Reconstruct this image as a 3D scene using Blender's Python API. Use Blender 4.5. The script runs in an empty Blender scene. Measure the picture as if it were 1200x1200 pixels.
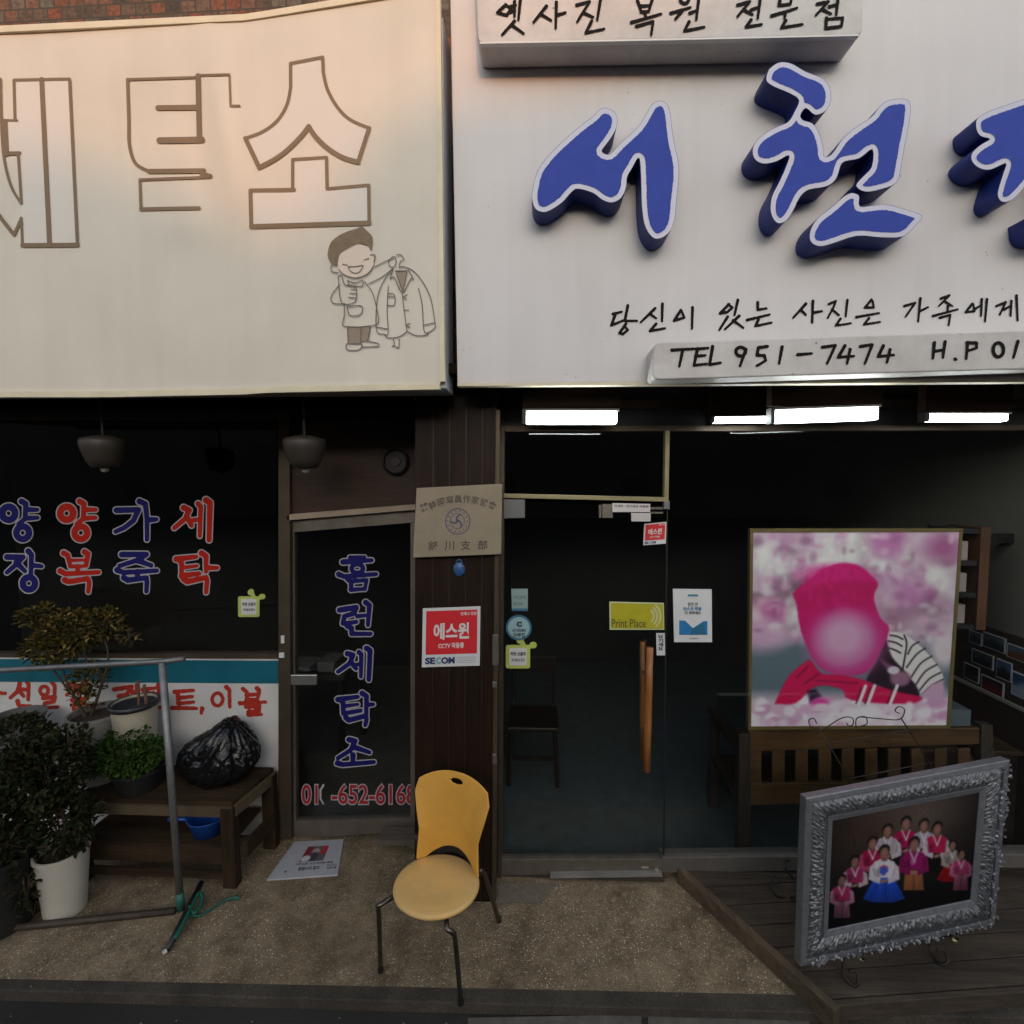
import bpy, bmesh, math, random
import numpy as np
from mathutils import Vector, Matrix, Euler
from mathutils.geometry import delaunay_2d_cdt

random.seed(7)
scene = bpy.context.scene
COL = scene.collection

# ------------------------------------------------------------------ camera
F = 600.0                      # focal length in photo pixels (1200 wide)
CH = 2.385                      # camera height above the pavement
YAW, PITCH, ROLL = math.radians(3.0), math.radians(3.6), math.radians(-0.35)
cam_d = bpy.data.cameras.new('camera')
cam = bpy.data.objects.new('camera', cam_d)
COL.objects.link(cam)
cam_d.sensor_fit = 'HORIZONTAL'
cam_d.sensor_width = 36.0
cam_d.lens = 36.0 * F / 1200.0
cam_d.clip_start = 0.05
cam_d.clip_end = 2000.0
CR = Matrix.Rotation(YAW, 3, 'Z') @ Matrix.Rotation(math.pi / 2 - PITCH, 3, 'X') @ Matrix.Rotation(ROLL, 3, 'Z')
CP = Vector((0.0, 0.0, CH))
cam.matrix_world = Matrix.Translation(CP) @ CR.to_4x4()
scene.camera = cam

# ------------------------------------------------------------------ light
SUN_EL, SUN_AZ = math.radians(12.0), math.radians(8.0)       # low evening sun behind the viewer
SUN_DIR = Vector((math.sin(SUN_AZ) * math.cos(SUN_EL), -math.cos(SUN_AZ) * math.cos(SUN_EL), math.sin(SUN_EL)))
world = bpy.data.worlds.new('World')
scene.world = world
world.use_nodes = True
wn = world.node_tree
wn.nodes.clear()
w_out = wn.nodes.new('ShaderNodeOutputWorld')
w_bg = wn.nodes.new('ShaderNodeBackground')
w_sky = wn.nodes.new('ShaderNodeTexSky')
w_sky.sky_type = 'NISHITA'
w_sky.sun_disc = False
w_sky.sun_elevation = SUN_EL
w_sky.sun_rotation = math.pi - SUN_AZ
w_sky.dust_density = 2.0
w_sky.ozone_density = 1.0
w_hsv = wn.nodes.new('ShaderNodeHueSaturation')
w_hsv.inputs['Saturation'].default_value = 0.55
wn.links.new(w_sky.outputs[0], w_hsv.inputs['Color'])
wn.links.new(w_hsv.outputs[0], w_bg.inputs[0])
w_bg.inputs[1].default_value = 0.15
wn.links.new(w_bg.outputs[0], w_out.inputs[0])
sun_d = bpy.data.lights.new('sun', 'SUN')
sun_d.energy = 0.5
sun_d.color = (1.0, 0.38, 0.09)
sun_d.angle = math.radians(0.7)
sun = bpy.data.objects.new('sun', sun_d)
COL.objects.link(sun)
sun.rotation_euler = (-SUN_DIR).to_track_quat('-Z', 'Y').to_euler()
sun.location = (0, -20, 20)
scene.view_settings.view_transform = 'Standard'
scene.view_settings.look = 'None'
scene.view_settings.gamma = 1.0
scene.view_settings.exposure = 1.18
scene.cycles.use_denoising = True
scene.cycles.max_bounces = 8
scene.cycles.transparent_max_bounces = 12
scene.cycles.caustics_reflective = False
scene.cycles.caustics_refractive = False

# ------------------------------------------------------------------ pixel to world
def ray(px, py):
    return CR @ Vector(((px - 600.0) / F, -(py - 600.0) / F, -1.0))
def at(px, py, Y):
    d = ray(px, py)
    return CP + d * (Y / d.y)
def atz(px, py, z=0.0):
    d = ray(px, py)
    return CP + d * ((z - CH) / d.z)
def atx(px, py, X):
    d = ray(px, py)
    return CP + d * (X / d.x)

# ------------------------------------------------------------------ materials
MATS = {}
def mat(name, col, rough=0.6, var=0.0, vscale=8.0, col2=None, metal=0.0, bump=0.0, bscale=60.0, spec=0.5, coat=0.0, stretch=None):
    if name in MATS:
        return MATS[name]
    m = bpy.data.materials.new(name)
    m.use_nodes = True
    nt = m.node_tree
    b = nt.nodes['Principled BSDF']
    b.inputs['Roughness'].default_value = rough
    b.inputs['Metallic'].default_value = metal
    b.inputs['Specular IOR Level'].default_value = spec
    b.inputs['Coat Weight'].default_value = coat
    b.inputs['Base Color'].default_value = (*col, 1)
    if var or col2 or bump:
        tc = nt.nodes.new('ShaderNodeTexCoord')
        mp = nt.nodes.new('ShaderNodeMapping')
        if stretch:
            mp.inputs['Scale'].default_value = stretch
        nt.links.new(tc.outputs['Object'], mp.inputs[0])
    if var or col2:
        n = nt.nodes.new('ShaderNodeTexNoise')
        n.inputs['Scale'].default_value = vscale
        n.inputs['Detail'].default_value = 6
        n.inputs['Roughness'].default_value = 0.65
        nt.links.new(mp.outputs[0], n.inputs['Vector'])
        r = nt.nodes.new('ShaderNodeValToRGB')
        c2 = col2 or tuple(c * (1 - var) for c in col)
        r.color_ramp.elements[0].position = 0.32
        r.color_ramp.elements[0].color = (*c2, 1)
        r.color_ramp.elements[1].position = 0.68
        r.color_ramp.elements[1].color = (*col, 1)
        nt.links.new(n.outputs['Fac'], r.inputs[0])
        nt.links.new(r.outputs[0], b.inputs['Base Color'])
    if bump:
        n2 = nt.nodes.new('ShaderNodeTexNoise')
        n2.inputs['Scale'].default_value = bscale
        n2.inputs['Detail'].default_value = 5
        nt.links.new(mp.outputs[0], n2.inputs['Vector'])
        bp = nt.nodes.new('ShaderNodeBump')
        bp.inputs['Strength'].default_value = bump
        bp.inputs['Distance'].default_value = 0.01
        nt.links.new(n2.outputs['Fac'], bp.inputs['Height'])
        nt.links.new(bp.outputs[0], b.inputs['Normal'])
    MATS[name] = m
    return m

def emis(name, col, s):
    if name in MATS:
        return MATS[name]
    m = mat(name, (0.8, 0.8, 0.8), 0.4)
    b = m.node_tree.nodes['Principled BSDF']
    b.inputs['Emission Color'].default_value = (*col, 1)
    b.inputs['Emission Strength'].default_value = s
    return m

def vcol_mat(name, rough=0.35):
    if name in MATS:
        return MATS[name]
    m = mat(name, (0.5, 0.5, 0.5), rough)
    nt = m.node_tree
    a = nt.nodes.new('ShaderNodeVertexColor')
    a.layer_name = 'print'
    nt.links.new(a.outputs['Color'], nt.nodes['Principled BSDF'].inputs['Base Color'])
    return m

def glass_mat(name, tint=(0.86, 0.9, 0.9)):
    m = bpy.data.materials.new(name)
    m.use_nodes = True
    nt = m.node_tree
    nt.nodes.clear()
    o = nt.nodes.new('ShaderNodeOutputMaterial')
    mix = nt.nodes.new('ShaderNodeMixShader')
    fr = nt.nodes.new('ShaderNodeFresnel')
    fr.inputs['IOR'].default_value = 1.52
    mul = nt.nodes.new('ShaderNodeMath')
    mul.operation = 'MULTIPLY'
    mul.inputs[1].default_value = 1.15
    t = nt.nodes.new('ShaderNodeBsdfTransparent')
    t.inputs[0].default_value = (*tint, 1)
    g = nt.nodes.new('ShaderNodeBsdfGlossy')
    g.inputs['Roughness'].default_value = 0.012
    tc = nt.nodes.new('ShaderNodeTexCoord')
    n = nt.nodes.new('ShaderNodeTexNoise')
    n.inputs['Scale'].default_value = 1.7
    bp = nt.nodes.new('ShaderNodeBump')
    bp.inputs['Strength'].default_value = 0.05
    bp.inputs['Distance'].default_value = 0.02
    nt.links.new(tc.outputs['Object'], n.inputs['Vector'])
    nt.links.new(n.outputs['Fac'], bp.inputs['Height'])
    nt.links.new(bp.outputs[0], g.inputs['Normal'])
    ge = nt.nodes.new('ShaderNodeNewGeometry')          # one reflection per pane: only its outer face
    inv = nt.nodes.new('ShaderNodeMath')
    inv.operation = 'SUBTRACT'
    inv.inputs[0].default_value = 1.0
    m2 = nt.nodes.new('ShaderNodeMath')
    m2.operation = 'MULTIPLY'
    nt.links.new(ge.outputs['Backfacing'], inv.inputs[1])
    nt.links.new(fr.outputs[0], mul.inputs[0])
    nt.links.new(mul.outputs[0], m2.inputs[0])
    nt.links.new(inv.outputs[0], m2.inputs[1])
    nt.links.new(m2.outputs[0], mix.inputs[0])
    nt.links.new(t.outputs[0], mix.inputs[1])
    nt.links.new(g.outputs[0], mix.inputs[2])
    nt.links.new(mix.outputs[0], o.inputs[0])
    return m

def leaf_mat(name, cols, rough=0.65):
    m = mat(name, cols[0], rough, spec=0.12)
    nt = m.node_tree
    g = nt.nodes.new('ShaderNodeNewGeometry')
    r = nt.nodes.new('ShaderNodeValToRGB')
    r.color_ramp.interpolation = 'LINEAR'
    els = r.color_ramp.elements
    while len(els) < len(cols):
        els.new(0.5)
    for i, c in enumerate(cols):
        els[i].position = i / (len(cols) - 1)
        els[i].color = (*c, 1)
    nt.links.new(g.outputs['Random Per Island'], r.inputs[0])
    nt.links.new(r.outputs[0], nt.nodes['Principled BSDF'].inputs['Base Color'])
    return m

def ramp_mat(name, build, rough=0.85):
    """a material whose colour comes from a small node graph made by build(nt, coord) -> colour socket, bump socket"""
    m = mat(name, (0.3, 0.3, 0.3), rough)
    nt = m.node_tree
    tc = nt.nodes.new('ShaderNodeTexCoord')
    c, h, dist = build(nt, tc.outputs['Object'])
    b = nt.nodes['Principled BSDF']
    nt.links.new(c, b.inputs['Base Color'])
    if h is not None:
        bp = nt.nodes.new('ShaderNodeBump')
        bp.inputs['Strength'].default_value = 0.6
        bp.inputs['Distance'].default_value = dist
        nt.links.new(h, bp.inputs['Height'])
        nt.links.new(bp.outputs[0], b.inputs['Normal'])
    return m

def N(nt, kind, **kw):
    n = nt.nodes.new(kind)
    for k, v in kw.items():
        if k in n.inputs:
            n.inputs[k].default_value = v
        else:
            setattr(n, k, v)
    return n
def ramp(nt, fac, stops):
    r = nt.nodes.new('ShaderNodeValToRGB')
    els = r.color_ramp.elements
    while len(els) < len(stops):
        els.new(0.5)
    for e, (p, c) in zip(els, stops):
        e.position = p
        e.color = (*c, 1) if len(c) == 3 else c
    nt.links.new(fac, r.inputs[0])
    return r.outputs[0]
def mixc(nt, fac, a, b, mode='MIX'):
    m = nt.nodes.new('ShaderNodeMixRGB')
    m.blend_type = mode
    for s, v in ((m.inputs[0], fac), (m.inputs[1], a), (m.inputs[2], b)):
        if hasattr(v, 'is_linked'):
            nt.links.new(v, s)
        else:
            s.default_value = v if isinstance(v, float) else (*v, 1)
    return m.outputs[0]

# ------------------------------------------------------------------ mesh helpers
def wloc(o):
    v = Vector((0, 0, 0))
    while o is not None:
        v = v + o.location
        o = o.parent
    return v

def tag(o, label=None, cat=None, group=None, kind=None):
    if label: o['label'] = label
    if cat: o['category'] = cat
    if group: o['group'] = group
    if kind: o['kind'] = kind
    return o

def thing(name, label, cat, loc=(0, 0, 0), group=None):
    o = bpy.data.objects.new(name, None)
    o.empty_display_size = 0.1
    COL.objects.link(o)
    o.location = loc
    return tag(o, label, cat, group)

def obj(name, VF, m, parent=None, smooth=False, bev=0.0, mats=None, origin=None):
    V, Fc = VF[0], VF[1]
    off = wloc(parent)
    base = Vector((0, 0, 0))
    if parent is None:
        n = len(V)
        base = Vector((sum(v[0] for v in V) / n, sum(v[1] for v in V) / n, min(v[2] for v in V)))
        off = base
    me = bpy.data.meshes.new(name)
    me.from_pydata([Vector(v) - off for v in V], [], Fc)
    me.update()
    ms = m if isinstance(m, (list, tuple)) else [m]
    for x in ms:
        me.materials.append(x)
    if mats is not None:
        me.polygons.foreach_set('material_index', mats)
    o = bpy.data.objects.new(name, me)
    COL.objects.link(o)
    if parent is not None:
        o.parent = parent
    else:
        o.location = base
    if smooth:
        for p in me.polygons:
            p.use_smooth = True
    bm = bmesh.new()
    bm.from_mesh(me)
    if len(VF) < 3:
        bmesh.ops.recalc_face_normals(bm, faces=bm.faces)
    bm.to_mesh(me)
    bm.free()
    if bev:
        md = o.modifiers.new('bevel', 'BEVEL')
        md.width = bev
        md.segments = 2
        md.limit_method = 'ANGLE'
        md.angle_limit = math.radians(40)
    return o

def join(*parts):
    V, Fc = [], []
    for p in parts:
        n = len(V)
        V += list(p[0])
        Fc += [[i + n for i in f] for f in p[1]]
    return V, Fc

BOXF = [[0, 1, 2, 3], [7, 6, 5, 4], [0, 4, 5, 1], [1, 5, 6, 2], [2, 6, 7, 3], [3, 7, 4, 0]]
def box(x0, x1, y0, y1, z0, z1):
    return [(x0, y0, z0), (x1, y0, z0), (x1, y0, z1), (x0, y0, z1), (x0, y1, z0), (x1, y1, z0), (x1, y1, z1), (x0, y1, z1)], BOXF
def hexa(front, back):
    return list(front) + list(back), BOXF
def slab(q, Y, th, Ys=None):
    """board facing the street: q = four photo points (bottom left, bottom right, top right, top left)"""
    fr = [at(x, y, Y) for x, y in q]
    return hexa(fr, [v + Vector((0, th, 0)) for v in fr])
def rect(x0, y0, x1, y1):
    return [(x0, y1), (x1, y1), (x1, y0), (x0, y0)]
def prism_pts(front, off):
    n = len(front)
    V = [Vector(v) for v in front] + [Vector(v) + Vector(off) for v in front]
    Fc = [list(range(n)), list(range(2 * n - 1, n - 1, -1))]
    for i in range(n):
        j = (i + 1) % n
        Fc.append([i, i + n, j + n, j])
    return V, Fc

def tube(path, r, seg=10, closed=False, caps=True):
    P = [Vector(p) for p in path]
    n = len(P)
    V, Fc = [], []
    up = None
    for i, p in enumerate(P):
        if closed:
            t = P[(i + 1) % n] - P[i - 1]
        else:
            t = P[min(i + 1, n - 1)] - P[max(i - 1, 0)]
        t.normalize()
        if up is None:
            a = Vector((0, 0, 1)) if abs(t.z) < 0.9 else Vector((1, 0, 0))
            up = (a - t * a.dot(t)).normalized()
        else:
            up = (up - t * up.dot(t)).normalized()
        s = t.cross(up)
        rr = r[i] if isinstance(r, (list, tuple)) else r
        for k in range(seg):
            a = 2 * math.pi * k / seg
            V.append(p + (up * math.cos(a) + s * math.sin(a)) * rr)
    m = n if closed else n - 1
    for i in range(m):
        for k in range(seg):
            a, b = i * seg + k, i * seg + (k + 1) % seg
            c, d = ((i + 1) % n) * seg + (k + 1) % seg, ((i + 1) % n) * seg + k
            Fc.append([a, b, c, d])
    if caps and not closed:
        Fc.append(list(range(seg))[::-1])
        Fc.append([(n - 1) * seg + k for k in range(seg)])
    return V, Fc

def smooth_path(pts, k=6):
    P = [Vector(p) for p in pts]
    out = []
    for i in range(len(P) - 1):
        p0, p1, p2, p3 = P[max(i - 1, 0)], P[i], P[i + 1], P[min(i + 2, len(P) - 1)]
        for j in range(k):
            t = j / k
            out.append(0.5 * ((2 * p1) + (p2 - p0) * t + (2 * p0 - 5 * p1 + 4 * p2 - p3) * t * t + (3 * p1 - p0 - 3 * p2 + p3) * t ** 3))
    out.append(P[-1])
    return out

def lathe(profile, c, seg=32, sx=1.0, sy=1.0, M=None):
    V, Fc = [], []
    n = len(profile)
    for r, z in profile:
        for k in range(seg):
            a = 2 * math.pi * k / seg
            v = Vector((r * math.cos(a) * sx, r * math.sin(a) * sy, z))
            if M is not None:
                v = M @ v
            V.append(v + Vector(c))
    for i in range(n - 1):
        for k in range(seg):
            Fc.append([i * seg + k, i * seg + (k + 1) % seg, (i + 1) * seg + (k + 1) % seg, (i + 1) * seg + k])
    if profile[0][0] > 1e-6:
        Fc.append(list(range(seg))[::-1])
    if profile[-1][0] > 1e-6:
        Fc.append([(n - 1) * seg + k for k in range(seg)])
    return V, Fc

# ------------------------------------------------------------------ lettering: strokes -> outline -> filled mesh
class Field:
    """signed distance field sampled on a grid in photo pixels"""
    def __init__(s, x0, y0, x1, y1, step):
        s.x0, s.y0, s.st = x0, y0, step
        s.nx, s.ny = int((x1 - x0) / step) + 2, int((y1 - y0) / step) + 2
        s.X, s.Y = np.meshgrid(x0 + np.arange(s.nx) * step, y0 + np.arange(s.ny) * step)
        s.D = np.full(s.X.shape, 1e6)
    def seg(s, a, b, ra, rb):
        dx, dy = b[0] - a[0], b[1] - a[1]
        L = dx * dx + dy * dy
        t = np.clip(((s.X - a[0]) * dx + (s.Y - a[1]) * dy) / L, 0, 1) if L > 1e-9 else np.zeros(s.X.shape)
        d = np.hypot(s.X - a[0] - t * dx, s.Y - a[1] - t * dy) - (ra + (rb - ra) * t)
        s.D = np.minimum(s.D, d)
    def poly(s, P):
        n = len(P)
        d = np.full(s.X.shape, 1e6)
        ins = np.zeros(s.X.shape, bool)
        for i in range(n):
            (ax, ay), (bx, by) = P[i], P[(i + 1) % n]
            dx, dy = bx - ax, by - ay
            t = np.clip(((s.X - ax) * dx + (s.Y - ay) * dy) / (dx * dx + dy * dy + 1e-12), 0, 1)
            d = np.minimum(d, np.hypot(s.X - ax - t * dx, s.Y - ay - t * dy))
            c = (ay > s.Y) != (by > s.Y)
            xx = ax + (s.Y - ay) / (by - ay + 1e-12) * dx
            ins ^= c & (s.X < xx)
        s.D = np.minimum(s.D, np.where(ins, -d, d))
    def sample(s, x, y):
        fx, fy = (x - s.x0) / s.st, (y - s.y0) / s.st
        i, j = min(max(int(fx), 0), s.nx - 2), min(max(int(fy), 0), s.ny - 2)
        u, v = fx - i, fy - j
        D = s.D
        return (D[j, i] * (1 - u) + D[j, i + 1] * u) * (1 - v) + (D[j + 1, i] * (1 - u) + D[j + 1, i + 1] * u) * v
    def loops(s, iso=0.0):
        D = s.D - iso
        D = np.where(np.abs(D) < 1e-7, 1e-7, D)
        B = D < 0
        B = B.copy()
        code = B[:-1, :-1] * 1 + B[:-1, 1:] * 2 + B[1:, 1:] * 4 + B[1:, :-1] * 8
        js, is_ = np.nonzero((code > 0) & (code < 15))
        adj = {}
        pos = {}
        def pt(e):
            if e in pos: return
            k, j, i = e
            if k == 0:
                a, b = D[j, i], D[j, i + 1]
                t = a / (a - b)
                pos[e] = (s.x0 + (i + t) * s.st, s.y0 + j * s.st)
            else:
                a, b = D[j, i], D[j + 1, i]
                t = a / (a - b)
                pos[e] = (s.x0 + i * s.st, s.y0 + (j + t) * s.st)
        T = {1: [(3, 0)], 2: [(0, 1)], 3: [(3, 1)], 4: [(1, 2)], 5: [(3, 0), (1, 2)], 6: [(0, 2)], 7: [(3, 2)], 8: [(2, 3)], 9: [(2, 0)],
             10: [(0, 1), (2, 3)], 11: [(2, 1)], 12: [(1, 3)], 13: [(1, 0)], 14: [(0, 3)]}
        for j, i in zip(js.tolist(), is_.tolist()):
            E = [(0, j, i), (1, j, i + 1), (0, j + 1, i), (1, j, i)]
            for a, b in T[int(code[j, i])]:
                a, b = E[a], E[b]
                pt(a); pt(b)
                adj.setdefault(a, []).append(b)
                adj.setdefault(b, []).append(a)
        seen, out = set(), []
        for e in adj:
            if e in seen: continue
            lp, cur, prev = [], e, None
            while cur is not None and cur not in seen:
                seen.add(cur)
                lp.append(pos[cur])
                nx = [q for q in adj[cur] if q not in seen]
                cur = nx[0] if nx else None
            if len(lp) > 5:
                out.append(lp)
        return out

def strokes_field(strokes, w, step=None, pad=None, jitter=0.0, k=5, rise=0.0):
    """strokes: list of polylines; an item may be (points, width) or ('ring', cx, cy, rx, ry, w)"""
    P = []
    for s in strokes:
        if s[0] == 'ring':
            _, cx, cy, rx, ry = s[:5]
            ww = s[5] if len(s) > 5 else w
            pts = [(cx + rx * math.cos(a * math.pi / 12), cy + ry * math.sin(a * math.pi / 12)) for a in range(25)]
            P.append((pts, ww, ww))
        elif isinstance(s[1], (int, float)):
            P.append((s[0], s[1], s[1] * 0.8))
        else:
            P.append((s, w, w * 0.75))
    xs = [p[0] for q in P for p in q[0]]
    ys = [p[1] for q in P for p in q[0]]
    pad = pad or w * 1.2
    fd = Field(min(xs) - pad, min(ys) - pad, max(xs) + pad, max(ys) + pad, step or w / 5.0)
    for pts, w0, w1 in P:
        n = len(pts) - 1
        for i in range(n):
            fd.seg(pts[i], pts[i + 1], (w0 + (w1 - w0) * i / n) / 2, (w0 + (w1 - w0) * (i + 1) / n) / 2)
    if jitter:
        fd.D = fd.D + jitter * (np.sin(fd.X * 0.9 / w * 5 + 1.3 * np.sin(fd.Y * 2.1 / w)) * np.sin(fd.Y * 1.1 / w * 5 + 0.7))
    return fd

def fill(fd, iso, fn, depth=0.0):
    """filled mesh of the region D<iso mapped by fn(x, y) -> world point; depth > 0 adds walls going back in Y"""
    V, Fc = [], []
    for_loops = fd.loops(iso)
    if not for_loops:
        return V, Fc
    pts, faces = [], []
    for lp in for_loops:
        n = len(pts)
        pts += [Vector(p) for p in lp]
        faces.append(list(range(n, n + len(lp))))
    r = delaunay_2d_cdt(pts, [], faces, 0, 1e-5)
    vs = [(v.x, v.y) for v in r[0]]
    V = [fn(*v) for v in vs]
    for f in r[2]:
        cx, cy = sum(vs[i][0] for i in f) / len(f), sum(vs[i][1] for i in f) / len(f)
        if fd.sample(cx, cy) < iso:
            Fc.append(list(f))
    if depth:
        for lp in for_loops:
            n = len(V)
            m = len(lp)
            fr = [fn(*p) for p in lp]
            V += fr + [v + Vector((0, depth, 0)) for v in fr]
            for i in range(m):
                j = (i + 1) % m
                Fc.append([n + i, n + j, n + m + j, n + m + i])
    return V, Fc

def onplane(Y, dy=0.0):
    if callable(Y):
        return lambda x, y: at(x, y, Y(x, y) + dy)
    return lambda x, y: at(x, y, Y + dy)
def sc(strokes, ox, oy, s):
    """strokes traced at a magnified scale -> photo pixels"""
    out = []
    f = lambda p: (ox + p[0] / s, oy + p[1] / s)
    for k in strokes:
        if k[0] == 'ring':
            c = f((k[1], k[2]))
            out.append(('ring', c[0], c[1], k[3] / s, k[4] / s) + tuple(x / s for x in k[5:]))
        elif isinstance(k[1], (int, float)):
            out.append(([f(p) for p in k[0]], k[1] / s))
        else:
            out.append([f(p) for p in k])
    return out

_txt = {}
def text_mesh(s, bold=0.0):
    key = (s, bold)
    if key not in _txt:
        c = bpy.data.curves.new('txt', 'FONT')
        c.body = s
        c.offset = bold
        c.resolution_u = 3
        o = bpy.data.objects.new('txt', c)
        COL.objects.link(o)
        dg = bpy.context.evaluated_depsgraph_get()
        me = bpy.data.meshes.new_from_object(o.evaluated_get(dg))
        V = [(v.co.x, v.co.y) for v in me.vertices]
        Fc = [list(p.vertices) for p in me.polygons]
        bpy.data.objects.remove(o)
        bpy.data.meshes.remove(me)
        _txt[key] = (V, Fc)
    return _txt[key]
def text(s, x0, y0, x1, y1, fn, bold=0.0, slope=0.0, arc=None, ref=None):
    """font text stretched into a photo-pixel rectangle and mapped by fn; ref: a text whose bounds fix the scale"""
    V, Fc = text_mesh(s, bold)
    B = text_mesh(s, 0.0)[0]
    ax, bx = min(v[0] for v in B), max(v[0] for v in B)
    ay, by = min(v[1] for v in B), max(v[1] for v in B)
    out = []
    for v in V:
        u, t = (v[0] - ax) / (bx - ax), (v[1] - ay) / (by - ay)
        x = x0 + (x1 - x0) * u
        y = y1 + (y0 - y1) * t + slope * (x - x0)
        out.append(fn(x, y))
    return out, Fc

def painting(name, quad3, rgb, parent, m):
    """a printed picture: a fine grid whose colours are computed; quad3 = world corners TL, TR, BR, BL"""
    h, w = rgb.shape[:2]
    tl, tr, br, bl = [Vector(q) for q in quad3]
    V = []
    for j in range(h):
        v = j / (h - 1)
        a, b = tl.lerp(bl, v), tr.lerp(br, v)
        for i in range(w):
            V.append(a.lerp(b, i / (w - 1)))
    Fc = [[j * w + i, (j + 1) * w + i, (j + 1) * w + i + 1, j * w + i + 1] for j in range(h - 1) for i in range(w - 1)]
    o = obj(name, (V, Fc, 0), m, parent)
    at_ = o.data.color_attributes.new('print', 'FLOAT_COLOR', 'POINT')
    c = np.ones((h * w, 4), np.float32)
    s = np.clip(rgb.reshape(-1, 3) / 255.0, 0, 1)
    c[:, :3] = np.where(s <= 0.04045, s / 12.92, ((s + 0.055) / 1.055) ** 2.4)
    at_.data.foreach_set('color', c.ravel())
    return o

class Paint:
    def __init__(s, w, h, col):
        s.w, s.h = w, h
        s.A = np.zeros((h, w, 3)) + np.array(col, float)
        s.X, s.Y = np.meshgrid(np.linspace(0, 1, w), np.linspace(0, 1, h))
    def blend(s, m, col):
        s.A = s.A * (1 - m[..., None]) + np.array(col, float) * m[..., None]
    def ell(s, cx, cy, rx, ry, col, soft=0.3, op=1.0):
        d = np.hypot((s.X - cx) / rx, (s.Y - cy) / ry)
        s.blend(np.clip((1 + soft / 2 - d) / soft, 0, 1) * op, col)
    def poly(s, P, col, soft=0.008, op=1.0):
        f = Field.__new__(Field)
        f.X, f.Y, f.D = s.X, s.Y, np.full(s.X.shape, 1e6)
        f.poly(P)
        s.blend(np.clip(0.5 - f.D / soft, 0, 1) * op, col)
    def line(s, pts, w, col, soft=0.006):
        f = Field.__new__(Field)
        f.X, f.Y, f.D = s.X, s.Y, np.full(s.X.shape, 1e6)
        for a, b in zip(pts, pts[1:]):
            f.seg(a, b, w / 2, w / 2)
        s.blend(np.clip(0.5 - f.D / soft, 0, 1), col)

def leaves(n, sampler, size, rng, flat=0.4, wide=0.55):
    """n folded leaves at points given by sampler(rng) -> (point, outward direction)"""
    V, Fc = [], []
    for _ in range(n):
        p, d = sampler(rng)
        d = (d + Vector((rng.uniform(-1, 1), rng.uniform(-1, 1), rng.uniform(-0.6, 1)))).normalized()
        L = size * rng.uniform(0.6, 1.25)
        side = d.cross(Vector((rng.uniform(-.5, .5), rng.uniform(-.5, .5), 1))).normalized() * L * wide * 0.5
        up = side.cross(d).normalized() * L * 0.12
        n0 = len(V)
        m1, m2 = p + d * L * 0.35, p + d * L * 0.7
        V += [p, m1 + side + up, m2 + side * 0.75 + up, p + d * L - up, m2 - side * 0.75 + up, m1 - side + up, m1 - up * 0.3, m2 - up * 0.3]
        Fc += [[n0, n0 + 6, n0 + 1], [n0 + 6, n0 + 7, n0 + 2, n0 + 1], [n0 + 7, n0 + 3, n0 + 2],
               [n0, n0 + 5, n0 + 6], [n0 + 6, n0 + 5, n0 + 4, n0 + 7], [n0 + 7, n0 + 4, n0 + 3]]
    return V, Fc, 0
# ================================================================== setting
YR = 2.95      # studio shopfront plane
YL = 3.22      # laundry shopfront plane
YP = 2.745      # face of the wooden pillar between them
YS1, YS2 = 2.42, 2.50   # faces of the laundry sign and of the studio sign
Vec = Vector

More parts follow.
